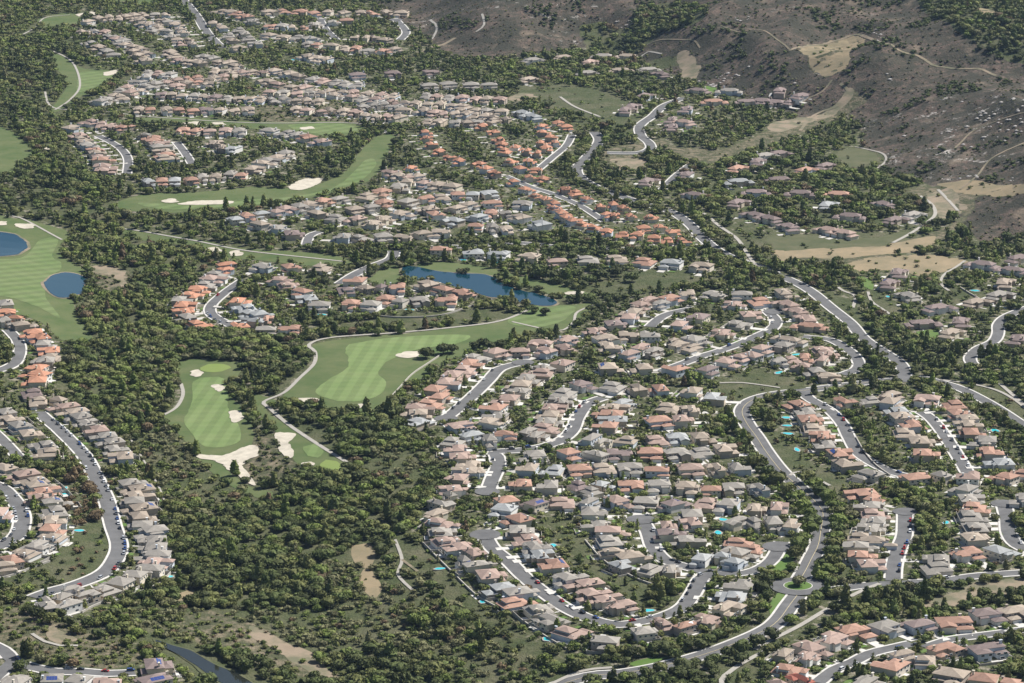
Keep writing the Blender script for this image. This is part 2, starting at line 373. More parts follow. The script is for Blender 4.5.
BUNKERS = ['397,354 408,352 421,352 420,356 410,358 398,357', '297,400 310,398 322,402 308,404', '350,405 364,404 362,408 350,408',
 '276,434 295,434 292,440 288,444 294,452 290,459 280,452 277,444', '301,464 312,462 316,465 306,470',
 '190,372 198,370 203,374 196,377', '212,386 221,385 226,389 218,392', '229,413 238,411 243,418 233,423',
 '198,455 218,456 232,453 246,447 257,447 258,456 248,460 244,467 250,476 256,486 247,483 236,474 225,468 214,461 200,459',
 '162,201 172,199 178,202 168,203', '178,204 200,201 228,201 232,204 205,205 185,205', '290,186 305,179 322,179 316,185 304,190 292,190',
 '204,250 214,247 222,251 212,252', '230,252 240,251 242,256 232,256', '14,225 28,224 36,226 26,229', '-6,222 6,222 6,225 -6,225',
 '180,124 195,122 208,124 196,126', '212,123 222,123 226,125 214,125', '76,15 92,12 96,15 84,17', '104,73 118,70 116,74 106,76', '566,292 582,292 582,295 568,295', '300,128 312,127 314,129 302,130', '40,146 52,148 48,150 38,148']
PONDS = [('pond', 'water', '-40,234 5,233 20,238 27,245 24,251 10,256 -40,256'), ('pond', 'water', '45,283 52,276 65,273 78,275 88,279 94,281 85,285 88,290 76,296 60,298 49,292'),
 ('lake', 'water', '402,268 415,267 440,272 465,274 485,275 500,281 515,289 540,295 556,301 552,306 530,305 505,299 488,297 465,290 440,283 420,280 406,279'),
 ('river', 'river', '155,640 170,645 190,651 213,664 238,675 264,690 285,700 250,700 222,684 200,669 178,655 160,646')]
# roads: name phrase, half width, sidewalk mode (0 none, 1 both, 2 left, 3 right), centre line
ROADS = [
 ('bottom boulevard', 6.6, 1, '540,692 587,677 620,674 655,668 687,660 724,648 762,632 778,621 790,605 797,596'),
 ('tree lined avenue', 6.2, 1, '799,582 806,570 812,558 818,546 821,530 823,514 818,505 808,495 795,484 780,470 766,452 757,438 747,424 742,412 748,403 762,397 783,393 803,391 833,387 865,383 884,381 903,380'),
 ('upper avenue', 5.6, 1, '903,382 904,371 897,361 880,350 863,338 850,323 830,307 813,293 798,284 780,276'),
 ('wooded upper avenue', 5.6, 1, '780,276 762,268 735,259 717,250 702,238 690,225 673,213 650,206 620,196 596,187 580,177 577,168 586,158 594,149 599,140 594,132'),
 ('east avenue', 5.2, 1, '903,380 920,378 946,384 963,390 981,399 1000,410 1030,430'),
 ('wooded link road', 5.2, 1, '803,586 830,590 855,587 880,584'),
 ('cross road', 5.2, 1, '880,584 910,583 943,581 980,576 1040,572'),
 ('upper east street', 5, 1, '973,365 970,358 978,349 993,342 998,334 999,324 1010,315 1040,304'),
 ('spiral street', 5, 1, '803,391 808,398 818,404 830,411 842,424 849,438 860,455 885,470 905,476'),
 ('short east street', 5, 1, '921,412 930,418 939,428 948,441 958,457 968,474'),
 ('east court', 5.5, 1, '905,510 905,523 904,537 898,551 894,566 893,581'),
 ('far right court', 5.5, 1, '1003,502 1007,518 1009,534 1018,546 1040,556'),
 ('small court beside the avenue', 5, 1, '782,542 772,560 757,570 738,574 716,573'),
 ('long curving street', 5.5, 1, '484,534 492,548 509,562 524,577 545,594 567,609 592,620 620,625 650,620 672,613 684,606 693,594 702,578 714,573'),
 ('teardrop court', 5.5, 1, '641,519 648,532 654,549 666,561 685,567 704,572'),
 ('snaking street', 5.5, 1, '487,494 492,480 498,466 497,457 494,452 517,451 542,447 560,441 572,431 578,417 588,404 603,398'),
 ('street above the fairway', 5.5, 1, '445,419 458,409 475,394 488,381 500,369 523,363'),
 ('street behind the lake trees', 5, 1, '650,327 662,317 676,312 692,309'),
 ('crescent street', 5, 1, '660,372 685,363 700,357 717,352 737,345 762,334 772,329 776,321 768,312'),
 ('hilltop crescent', 5, 1, '803,337 830,340 848,350 858,361 857,369 843,375'),
 ('lake approach road', 5.5, 1, '340,284 356,274 373,266 391,259 394,251'),
 ('pond side court', 5, 1, '243,280 226,292 211,306 213,316 232,326'),
 ('long western street', 6, 1, '38,412 48,421 60,431 81,452 89,464 96,478 107,502 113,526 119,545 116,558 104,573 76,585 50,592 34,598'),
 ('far left street', 5, 1, '-20,420 0,438 18,457'), ('left loop street', 6, 1, '-20,480 0,487 11,497 20,510 22,523 15,538 -10,551'),
 ('lower left street', 5, 1, '-20,640 2,650 14,661 34,668 56,672 83,672 108,674 135,673'), ('lower left corner', 5, 1, '14,661 -10,683'),
 ('upper left corner street', 5, 1, '-20,374 4,369 16,362 20,350 17,340 8,330'),
 ('bottom right street', 5, 1, '818,683 835,670 852,663 870,654 890,649 912,644'), ('bottom right lane', 4.5, 1, '925,648 950,640 972,637 996,634 1040,628'),
 ('hill foot road', 5.5, 1, '684,98 664,106 653,116 640,126 641,136 649,143 650,149 638,153 607,153'),
 ('village street', 4, 1, '572,135 566,146 552,158 538,170'), ('village street', 4, 1, '505,176 530,187 552,194 580,206 605,222'),
 ('top left road', 6, 1, '176,-8 195,14 208,34 222,48'), ('top court', 5, 1, '320,20 326,30 336,40'), ('top court', 5, 1, '396,20 406,32 400,40'),
 ('left village court', 4.5, 1, '98,136 112,143 122,150 128,160 127,174'), ('left village lane', 4.5, 1, '176,142 184,152 192,164'), ('golf crossing road', 4.5, 1, '350,137 370,134 392,131'),
 ('row top road', 5, 1, '440,246 470,247 512,243 560,247 620,249 690,251'), ('short court', 4.5, 1, '320,232 310,236 306,246'), ('court under the rows', 4, 1, '690,165 676,176 662,190'),
]
PATHS = [ # (half width, material, line)
 (2.0, 'path', '349,464 320,446 290,426 270,409 264,402 284,393 300,378 314,364 315,352 309,345 330,338 396,333 450,328 501,321 537,306'),
 (1.5, 'path', '512,322 557,331 573,323 578,312 604,302'), (1.8, 'path', '160,417 176,408 183,395 181,384'), (1.5, 'path', '62,240 20,218 5,216'),
 (1.6, 'path', '115,228 145,232 190,240 240,250 290,256 345,262'), (1.5, 'path', '45,92 54,108 100,111 150,117 250,123 340,123 400,126'),
 (1.6, 'path', '55,110 70,100 80,85 72,62 50,50'), (1.5, 'path', '16,38 35,28 45,18 70,15'),
 (2.2, 'path', '673,207 702,213 719,226 737,239 748,255 757,268'), (1.8, 'path', '830,281 843,291 855,296 853,308'), (1.6, 'path', '965,261 955,268 944,275 941,284 949,291'),
 (1.6, 'path', '868,292 872,302 885,311 895,318'), (2.2, 'path', '920,196 932,205 935,215 925,224 910,234 893,243'), (2, 'path', '938,190 948,200 958,211'),
 (2.2, 'path', '755,650 768,642 798,627 830,608 860,592 880,584'), (2.2, 'path', '724,692 722,680 730,672 745,662 768,650'), (2, 'path', '540,690 580,672 612,668'),
 (.9, 'path', '131,440 148,468 161,492 171,520 180,545 190,568 200,588'), (2.0, 'soil', '776,260 800,50 '), (2.5, 'soil', '790,51 818,45 855,35 868,38 893,46 918,56 932,65 948,68 970,69 983,70 996,76'), (1.6, 'soil', '832,80 822,92 806,100 798,108'), (1.4, 'soil', '1030,112 1000,120 975,130 955,148'), (1.3, 'soil', '700,48 690,40 660,40 640,48'), (1.5, 'soil', '960,190 975,178 990,160 1030,140'), (1.3, 'soil', '720,25 740,32 760,30 790,50'), (2.2, 'soil', '800,131 815,115 838,106 848,92 840,84'),
 (3.5, 'soil', '410,57 430,48 445,44 455,38'), (2, 'path', '430,42 437,28 430,20'), (1.8, 'path', '476,32 484,25 482,14'), (1.8, 'path', '858,100 880,160 '),
 (1.6, 'path', '32,634 45,642 60,646 78,646'), (1.4, 'path', '395,540 402,560 398,575 412,590'), (1.3, 'soil', '402,560 418,572'), (2, 'path', '560,97 575,107 600,117'),
 (1.5, 'path', '715,372 708,377 712,383 742,383 780,388'), (1.7, 'path', '790,476 800,472 830,486'), (2, 'path', '1000,384 1024,405'), (1.8, 'path', '940,380 970,384 995,390 1013,399 1030,412'),
 (1.5, 'path', '640,58 648,52 662,54'), (1.5, 'path', '855,147 878,152 886,160 872,172'),
]
PATHS = [p for p in PATHS if p[2] not in ('776,260 800,50 ', '858,100 880,160 ')]
# houses: phrase, then roof centre points in order along the row (x,y,roof[*=solar])
HOUSES = [
 ('from the top on the forest side of the long curving street', '470,463,n 468,469,n 457,476,p 452,488,p 449,494,g 442,501,g 437,513,n 442,521,p 443,529,g 447,538,p 460,545,p 475,551,p 463,559,g 481,562,g* 493,573,p 500,586,l 523,590,g 517,600,t 541,606,g 550,617,g 572,628,p 605,640,g 643,628,g 662,620,p 684,623,t* 707,618,p 727,606,n 730,594,l 739,583,g'),
 ('from the top on the inner side of the long curving street', '505,498,t 503,509,l 517,518,t* 520,528,g 525,537,p 535,545,g 541,554,l 552,563,t* 568,576,g 584,582,p 592,592,p 606,597,p 622,604,p'),
 ('from the top on the left of the teardrop court', '588,500,g 595,511,g 598,523,g 613,529,p 612,538,g 617,550,n 635,554,n 623,563,l 655,566,g 671,568,g'),
 ('from the top on the right of the teardrop court', '688,513,g 690,521,p 663,524,p 669,532,b 688,538,g 708,556,l'),
 ('down the stepped rows left of the tree lined avenue', '740,520,g 758,521,g 773,522,g 790,523,n 757,507,n 780,506,p 742,541,t 757,547,t 740,551,g 717,556,l 731,562,l'),
 ('from the left in the topmost tier of the central grid', '611,366,n* 642,366,n 674,367,t 709,368,b 734,357,p'),
 ('from the left in the tier above the central grid', '565,347,p 545,350,p 610,345,n 628,352,p 643,346,p 655,350,g 682,344,n 694,346,n'),
 ('from the left in the second tier of the central grid', '566,391,g 584,384,b 612,385,g 636,387,n 658,388,t 692,390,n 716,396,l'),
 ('from the top beside the head of the snaking street', '624,401,l 614,406,n 607,412,t 612,418,l 605,424,t 590,436,g 602,441,g 623,438,n'),
 ('from the top in the block right of the snaking street', '668,406,n 691,408,n 659,420,t 684,418,p 657,438,p 678,437,l 704,436,n'),
 ('from the left in the third tier of the central grid', '532,454,g 570,452,t 594,452,g 620,452,b 650,452,t 677,452,g 701,450,g 727,447,n'),
 ('from the left in the fourth tier of the central grid', '527,466,n 552,468,l 580,468,t 604,467,n 630,467,g 657,468,t 691,468,p 717,467,n 740,466,g'),
 ('from the left in the fifth tier of the central grid', '520,482,t 547,484,g 577,484,b 604,483,l 631,484,t 658,484,g 687,486,n 711,487,t 734,487,g 760,487,g'),
 ('from the left in the lowest tier of the central grid', '534,501,b* 562,500,p 590,489,g 620,500,p 646,501,g 675,502,b* 705,502,p 727,504,g'),
 ('from the top on the fairway side of the street above it', '477,356,g 473,362,t 466,368,p 456,374,p 450,381,p 438,388,t 438,395,t 431,402,t 422,406,p 416,412,n 418,420,l 461,423,p'),
 ('from the top on the inner side of the street above the fairway', '542,366,g 537,371,p 528,377,g 518,383,n 517,389,g 505,397,p 493,406,t 495,414,g 490,420,n'),
 ('from the left in the bend of the snaking street', '455,440,g 473,435,l 490,439,g 505,434,t 457,447,p 463,455,p 532,431,g 543,434,g 547,426,p 550,420,g 549,413,n 555,406,p 560,400,g'),
 ('from the left in the row under the golf pond trees', '498,351,p 520,349,p 540,343,p 560,362,p'),
 ('from the left in the hilltop crescent block', '730,359,p 747,354,p 763,347,p 780,359,g 793,358,p 808,356,t 820,358,p 830,353,p 802,365,p 815,370,g 830,376,n 823,347,p 780,344,g'),
 ('down the inner side of the spiral street', '798,403,t 807,410,g 812,418,t 817,426,n 822,435,t 827,444,g 842,452,t* 848,462,n'),
 ('from the left in the block between the two eastern streets', '844,399,t 869,398,g 890,394,n 893,401,n 898,409,l 904,415,n 912,423,t 907,431,n 923,439,n 927,452,t 870,473,g 915,475,t 943,474,g'),
 ('down the right side of the short east street', '927,398,p 952,403,t 959,411,t 965,417,n 970,423,n 973,431,t 983,439,g 990,450,t 999,461,l* 1003,475,t 1020,471,t 968,475,p'),
 ('down the column left of the east court', '860,492,t 875,498,t 871,504,g 876,512,p 875,519,g 871,527,g 866,536,n 883,540,n 861,545,g 863,554,t 873,562,p'),
 ('down the column left of the far right court', '965,487,g 973,497,g 977,505,t 973,514,g 978,524,g 977,535,n 1002,549,l 967,551,t 936,556,g 938,567,g 1020,497,g'),
 ('from the left in the row facing the bare bank', '783,652,n 807,655,p 813,647,p 833,638,p 856,630,t 888,625,g 918,622,b 955,621,t* 988,613,b 1017,610,n'),
 ('from the left in the row along the bottom edge', '790,667,t 783,683,p 808,677,r 865,681,g 890,663,t 903,653,n 925,657,n 943,646,t 987,647,b 950,673,n 983,679,t 1012,683,t'),
 ('down the inner curve of the left loop street', '5,466,n 22,473,p 32,479,n 38,483,n* 45,490,t 43,497,p 53,500,g* 52,510,g 53,519,n 52,527,t 50,535,n 38,543,g 23,550,n 10,557,t 2,565,n 0,511,p'),
 ('down the right side of the long western street', '132,482,g 137,488,n* 137,494,n 137,500,g 139,507,n* 142,515,n 145,523,g 150,530,g 152,538,g 152,546,g 152,554,g 154,561,p 145,567,g'),
 ('from the right on the lower bend of the western street', '130,574,g 117,580,g 103,587,g 85,593,g 73,589,g 65,603,g 60,597,g 48,602,g'),
 ('from the left along the bottom left street', '13,678,g 52,678,g* 77,679,g 107,679,p 143,664,b* 153,677,b*'),
 ('down the terracotta row in the upper left corner', '45,343,g 48,349,o 47,355,n 42,360,g 35,366,o 35,373,o 34,379,o'),
 ('down the forest edge row of the western street', '32,392,b 38,400,n 57,399,n 63,405,p 72,410,n 78,416,g 87,422,g 95,429,p 103,435,g 110,441,g 115,447,g 120,455,n'),
 ('down the left edge row above the loop street', '2,411,g 10,417,n 20,424,g 30,432,n 42,443,g 46,450,n'),
 ('down the left edge beside the golf ponds', '2,303,g 5,311,o 15,317,o 22,323,n 28,331,o 38,337,o 5,320,g'),
 ('down the left side of the pond side court', '226,263,o 226,269,o 218,273,g 214,278,p 207,283,g 200,288,o 192,293,o 183,298,g 186,304,o 184,310,o 186,316,g 200,322,o'),
 ('down the right side of the pond side court', '239,300,o 244,306,l 250,311,l 253,320,l 240,325,o'),
 ('from the left along the lake approach', '263,265,g 291,266,t 322,266,n 281,278,p 289,283,p 301,290,t 306,297,l 319,304,g* 343,278,t 346,288,b 363,286,n 380,286,b 397,286,t 351,303,t 370,304,g 385,298,t 401,300,g 420,299,g 426,283,n 445,288,t 463,292,t 446,299,t 266,318,t 266,328,g 289,327,t 261,313,l'),
 ('from the left in the row above the lake', '341,236,g 362,236,g 384,236,g 403,236,n 422,232,n 441,231,n 441,248,t 473,251,l 498,253,l 528,256,n 557,260,p 588,258,g 617,257,n 644,260,t 671,262,l 701,265,n'),
 ('in the upper rows beyond the lake', '288,208,p 301,206,g 311,203,n 323,200,t 338,197,g 368,195,n 383,191,t 401,186,g 406,180,n 261,212,l 276,210,p 318,212,n 335,217,g 355,218,p 356,208,n 371,206,g 385,202,t 410,201,g 426,197,t 442,196,n 458,193,t 473,193,l 490,192,l 492,202,t 456,206,n 468,203,n 427,208,n 383,218,n 373,222,n 403,213,n 436,213,t 452,220,l 478,215,l 476,225,t 493,226,g 507,228,n 278,227,g 261,223,n 295,232,b 491,212,t 416,176,n 451,186,n 519,216,n 539,223,l 522,203,g 505,212,g'),
 ('from the left in the terracotta village', '542,178,o 527,188,o 537,194,o 554,202,o 564,212,o 574,219,o 594,226,o 606,231,o 622,233,o 560,189,o 574,192,o 583,198,o 594,205,o 612,204,o 624,207,o 614,214,o 631,215,o 652,216,o 644,227,o 661,226,o 674,231,o 637,234,o 654,237,o 667,239,o 684,239,o 514,180,o 528,176,o 556,206,o 548,198,o 569,216,o 584,222,o 600,212,o'),
 ('in the far terracotta terraces', '426,131,o 427,137,o 431,143,o 438,150,o 449,156,o 458,160,o 411,167,o 481,125,o 493,131,o 498,138,o 501,144,o 506,150,o 478,163,o 488,168,o 498,172,o 542,125,o 559,122,o 567,126,o 544,131,o 552,136,o 559,141,o 542,142,o 527,150,o 537,152,o 517,147,o 522,167,o 536,169,o 530,160,o 511,160,o 548,147,o'),
 ('among the trees near the hill foot', '533,59,g 563,56,n 603,55,g 589,61,p 627,55,n 587,72,g 621,69,n 648,68,g 662,73,b 528,78,n 644,95,b 625,109,b 632,105,b 699,89,b 714,100,t 729,90,g 747,100,b 763,100,b 687,108,b 672,118,b 685,121,p 672,126,b 757,160,b 737,167,t 764,154,g 780,89,b 800,95,b 775,101,b 793,100,b 778,152,b 825,164,b 805,169,t 524,112,l 533,115,l'),
 ('on the wooded estate under the bare hill', '647,180,b 677,172,b 738,180,l 696,193,b 737,201,b 756,213,b 757,191,b 780,178,b 800,192,b 838,193,t 827,203,l 850,215,b 885,203,b 894,218,b 790,225,b 830,228,p 844,231,p 770,217,b 912,213,g'),
 ('down the right of the path below the dry field', '784,291,n 788,303,p 798,310,p 808,317,p 810,324,t 788,338,n 888,282,b* 910,294,g 898,271,b 938,306,b 960,320,b 950,331,n 983,263,b 1018,257,b 1013,268,b 1004,281,n 998,293,g 1019,337,b 923,321,b 975,300,n'),
 ('from the left around the crescent street', '567,338,p 629,334,n 617,322,b 627,316,p 632,310,n 642,304,p 651,299,p 662,302,g 672,297,t 687,292,n 714,293,g 742,293,g 696,316,b 681,323,p 734,303,p 752,313,p 739,322,g 722,332,p 697,338,g 677,340,n 760,300,t 596,330,p 606,337,n 650,334,g'),
]
FARROWS = [('420,94 460,97 505,100', 7, 'ngp'), ('212,22 225,30 240,50', 5, 'ngn'), ('262,34 290,36 320,38', 4, 'ng'), ('350,36 375,36 392,38', 4, 'tn'), ('84,40 100,48 116,56', 4, 'ng'), ('165,50 180,58 200,64', 5, 'npn'), ('118,98 150,84 172,80', 6, 'gnp'), ('262,90 330,94 396,101', 10, 'npg'), ('420,120 470,122 500,120', 6, 'ngn'), ('128,14 142,20 155,30', 4, 'ng'), ('82,22 100,18 150,13 172,15', 8, 'nnngn'), ('78,32 100,31 128,44 146,62', 11, 'nngpn'), ('145,23 165,28 185,45', 7, 'npgn'), ('160,17 178,24 196,47', 7, 'nngn'), ('118,40 135,46 152,56', 4, 'ng'),
 ('95,102 118,92 138,80 152,72 172,74', 10, 'ggpn'), ('175,85 200,80 240,73 256,70', 9, 'pntn'), ('155,93 180,94 255,98', 9, 'nbg'), ('130,108 180,109 256,109', 9, 'ntnb'), ('198,56 215,58 240,66', 5, 'nng'), ('175,78 200,76 215,86', 5, 'ptn'),
 ('215,10 240,13 256,22', 5, 'ngt'), ('262,10 300,12 350,12 410,12', 10, 'tnn'), ('262,24 300,27 350,18', 7, 'gtn'), ('300,42 345,47 385,50 400,48', 8, 'tng'), ('300,55 330,60', 3, 'n'), ('236,26 245,36 258,44', 4, 'ng'), ('212,70 240,68', 3, 'n'),
 ('258,72 280,70 300,76 345,83 365,85', 9, 'npng'), ('260,80 300,87 345,92 400,95', 11, 'npn'), ('258,98 290,99 325,101', 6, 'ng'), ('290,108 330,110 362,112', 6, 'np'), ('362,106 390,103 408,112', 5, 'gng'), ('366,114 400,117', 4, 'np'),
 ('372,104 415,102 450,104 508,112', 11, 'npng'), ('420,110 460,113 508,118', 9, 'npn'), ('340,75 450,70', 3, 'pgb'), ('420,85 500,84', 4, 'gb'),
 ('73,127 80,135 95,148 104,158 107,172', 11, 'pgtn'), ('84,121 108,124 128,127', 4, 'tpt'), ('148,134 160,142 168,158', 8, 'pgtn'), ('175,130 210,130 246,131', 5, 'ptgt'), ('213,139 222,147 236,147', 3, 'nnl'), ('264,130 285,131 324,141', 5, 'gptg'), ('252,168 272,158 292,152', 5, 'gn'),
 ('143,182 175,179 215,176 250,173', 8, 'tngln'), ('385,170 415,178 440,186', 5, 'npt'), ('232,218 252,215', 2, 'lt')]
POOLS = [(67,495),(64,489),(79,531),(160,523),(171,560),(166,577),(452,568),(525,621),(552,639),(487,600),(553,546),(648,611),(723,520),(718,533),(788,434),(787,426),(786,418),(797,450),(779,373),(796,355),(888,297),(975,291),(981,268),(995,431),(946,523),(322,315),(407,309),(463,260),(498,263),(612,267),(283,55),(302,60)]
WALLS = [('rendered perimeter wall between the forest slope and the long curving street', '417,538 430,551 447,568 475,595 493,606 517,618 542,635 567,650'),
 ('curving garden wall below the houses left of the teardrop court', '585,541 602,560 620,571 640,581 655,586'),
 ('pale wall along the slope below the lower bend of the western street', '82,613 93,607 117,598 142,592 160,584'),
 ('long wall behind the gardens above the fairway', '381,408 398,390 412,375 428,364 440,356'),
 ('pale wall along the gardens at the lake foot', '315,322 350,315 400,318 440,316 470,307 492,300'),
 ('low wall beside the lower left loop gardens', '-10,582 15,575 35,567 50,562'),
 ('garden wall along the slope under the spiral street', '856,438 864,452 876,466 890,476'),
 ('curved wall around the eastern pool garden', '960,288 975,297 990,304 1004,302')]
GOLFTREES = [('from the left beside the fairway bunker', '426,354 443,350 452,349 475,345 483,344 490,345 501,344'),
 ('from the left between boulevard and houses', '612,651 622,650 633,653 643,650 655,646 667,649 675,653 692,644 700,643 708,640 718,634 726,630'),
 ('from the left on the near side of the boulevard', '729,653 741,658 743,647 757,641 768,648 772,634'),
 ('from the bottom on the right of the tree lined avenue', '829,570 830,561 832,553 833,545 835,537 837,529 838,521 836,513 833,505 828,498 821,491 814,485 806,478'),
 ('from the bottom on the left of the tree lined avenue', '796,554 800,546 805,538 810,530 812,521 809,513 803,506 796,498 788,490 778,480 768,472 758,462'),
 ('from the top on the open slope beneath the perimeter wall', '421,562 430,572 421,589 441,585 450,602 472,608 460,598 482,621 491,628 505,630 520,644 507,645'),
 ('from the left among the big trees above the lake', '410,258 420,254 428,260 540,275 552,277 565,276 590,280 600,276 616,272 632,278'),
 ('from the top in the clump left of the roundabout', '762,578 765,587 769,595 757,585 758,617 744,619 750,606'),
 ('from the left below the western street bend', '20,597 30,608 38,614 50,618 60,612 68,620 76,628 88,622 98,632 112,628 125,640 148,604 158,598'),
 ('from the left above the bottom right houses', '836,606 846,604 856,608 866,602 876,604 886,600 896,604 906,598 916,602 926,596'),
 ('from the left along the far side of the lower lake shore', '498,306 510,308 520,309 532,309 545,311')]
# ------------------------------------------------------------------ rasterise zones
zone[:] = 6
zone[:] = 0
for zid, s in ZONES: fill(zone, world(pts(s), closed=True, step=15), zid)
bare_P = [(n, m, rag(world(pts(s), closed=True, step=4), 6, 14)) for n, m, s in BARE]
golf_P = [(n, m, rag(world(pts(s), closed=True), 1.6, 12)) for n, m, s in GOLF]
bunk_P = [rag(world(pts(s), closed=True, step=2), 2.0, 6) for s in BUNKERS]
pond_P = [(n, m, rag(world(pts(s), closed=True, step=4), 1.2, 8)) for n, m, s in PONDS]
for n, m, P in bare_P: fill(zone, P, 4)
for n, m, P in golf_P: fill(block, P, 1); fill(zone, P, 5)
for P in bunk_P: fill(block, P, 1)
for n, m, P in pond_P: fill(block, P, 1)
road_L = [(nm, hw*.88, sw, world(pts(s), step=6)) for nm, hw, sw, s in ROADS]
path_L = [(hw, m, world(pts(s), step=6)) for hw, m, s in PATHS]
# ------------------------------------------------------------------ ground sheet
def spread(a, b, st, far):
    core = list(np.arange(a, b+.1, st)); lo = []; d = st; x = a
    while x > -far: d *= 1.35; x -= d; lo.append(x)
    hi = []; d = st; x = core[-1]
    while x < far: d *= 1.35; x += d; hi.append(x)
    return np.array(lo[::-1]+core+hi)
xs = spread(-900, 900, 5, 32000); ys = spread(1650, 4900, 5, 36000)
XX, YY = np.meshgrid(xs, ys); ZZ = height(XX, YY)
nx, ny = len(xs), len(ys)
idx = np.arange(nx*ny).reshape(ny, nx)
Fq = np.stack([idx[:-1, :-1], idx[:-1, 1:], idx[1:, 1:], idx[1:, :-1]], -1).reshape(-1, 4)
zs = zone.astype(np.float32)
def soft(mask):
    m = mask.astype(np.float32)
    for k in range(2):
        m = (m+np.roll(m, 1, 0)+np.roll(m, -1, 0)+np.roll(m, 1, 1)+np.roll(m, -1, 1))/5
    return m
ch = [soft(zone == 3), soft((zone == 2) | (zone == 1)), soft((zone == 4) | (zone == 6))]
col = np.stack([look(c, XX.ravel(), YY.ravel()) for c in ch], 1)
yfoot = np.interp(XX.ravel()/np.maximum(YY.ravel(), 1), fA, fY)
oob = (np.abs(XX.ravel()) > 940) | (YY.ravel() > 4800) | (YY.ravel() < 1660)
col[oob] = 0; col[oob & (YY.ravel() > yfoot), 0] = 1; col[oob & (YY.ravel() <= yfoot), 1] = 1
mg = bpy.data.materials.new('ground_cover_and_scrub'); mg.use_nodes = True
N = mg.node_tree.nodes; L = mg.node_tree.links; B = N['Principled BSDF']; B.inputs['Roughness'].default_value = .95; B.inputs['Specular IOR Level'].default_value = .1
geo = N.new('ShaderNodeNewGeometry'); at_ = N.new('ShaderNodeAttribute'); at_.attribute_name = 'tint'
sepc = N.new('ShaderNodeSeparateColor'); L.new(at_.outputs['Color'], sepc.inputs[0])
def noise(sc, det=4, ro=.6):
    t = N.new('ShaderNodeTexNoise'); t.inputs['Scale'].default_value = sc; t.inputs['Detail'].default_value = det; t.inputs['Roughness'].default_value = ro
    L.new(geo.outputs['Position'], t.inputs['Vector']); return t.outputs[0]
def rmp(src, a, b_, lo=0., hi=1.):
    r = N.new('ShaderNodeMapRange'); r.inputs[1].default_value = a; r.inputs[2].default_value = b_; r.inputs[3].default_value = lo; r.inputs[4].default_value = hi
    L.new(src, r.inputs[0]); return r.outputs[0]
def mixc(f, a, b_):
    m = N.new('ShaderNodeMix'); m.data_type = 'RGBA'
    if isinstance(f, float): m.inputs[0].default_value = f
    else: L.new(f, m.inputs[0])
    for i, q in ((6, a), (7, b_)):
        if isinstance(q, tuple): m.inputs[i].default_value = (*q, 1)
        else: L.new(q, m.inputs[i])
    return m.outputs[2]
n1 = noise(.11, 5, .7); n2 = noise(.03, 5, .6); n3 = noise(.35, 4, .7)
def mul(a, b_):
    m = N.new('ShaderNodeMath'); m.operation = 'MULTIPLY'; L.new(a, m.inputs[0]); L.new(b_, m.inputs[1]); return m.outputs[0]
resid = mixc(rmp(n1, .52, .64), mixc(rmp(n3, .4, .6), (.065, .078, .034), (.11, .115, .058)), (.3, .265, .205))
open_ = mixc(rmp(n2, .45, .7), mixc(rmp(n1, .4, .6), (.066, .082, .035), (.095, .105, .05)), (.14, .132, .08))
bare_ = mixc(rmp(n1, .38, .55), (.23, .19, .13), (.085, .09, .048))
hillb = mixc(rmp(n3, .4, .6), (.1, .074, .06), (.185, .138, .105))
hillc = mixc(rmp(noise(.02, 6, .75), .44, .56), mixc(rmp(n1, .42, .56), hillb, (.075, .068, .05)), (.058, .056, .04))
rocks = mul(rmp(noise(.006, 3, .6), .53, .62), rmp(noise(.05, 7, .8), .57, .62))
hill_ = mixc(rocks, mixc(rmp(n2, .58, .72), hillc, (.21, .165, .12)), (.55, .51, .46))
def edge(o):
    a = N.new('ShaderNodeMath'); a.operation = 'ADD'; L.new(o, a.inputs[0]); L.new(rmp(n1, .3, .7, -.25, .25), a.inputs[1]); return rmp(a.outputs[0], .4, .6)
c_ = mixc(edge(sepc.outputs[1]), resid, open_); c_ = mixc(edge(sepc.outputs[2]), c_, bare_); c_ = mixc(edge(sepc.outputs[0]), c_, hill_)
L.new(c_, B.inputs['Base Color'])
bmp = N.new('ShaderNodeBump'); bmp.inputs['Strength'].default_value = .9; bmp.inputs['Distance'].default_value = 2.2; L.new(n3, bmp.inputs['Height']); L.new(bmp.outputs[0], B.inputs['Normal'])
g = link(bpy.data.objects.new('ground', mesh_np('ground', np.stack([XX.ravel(), YY.ravel(), ZZ.ravel()], 1), Fq, [mg], tint=col, smooth=True)))
tag(g, kind='structure')
for n, m, P in bare_P: patch(n, P, .06, M[m])
for n, m, P in golf_P:
    patch(n, P, .1+(.12 if n in ('fairway', 'putting_green') else 0), M[m])
for P in bunk_P: patch('sand_bunker', P, .38, M['sand'])
for n, m, P in pond_P:
    c0 = P.mean(0); Q = c0+(P-c0)*(1+3.0/np.maximum(np.hypot(*(P-c0).T), 1))[:, None]
    patch('pond_bank' if n != 'river' else 'river_bank', Q, .24, M['soil'] if n != 'river' else M['cover'])
    patch(n, P, .42, M[m], cell=25)

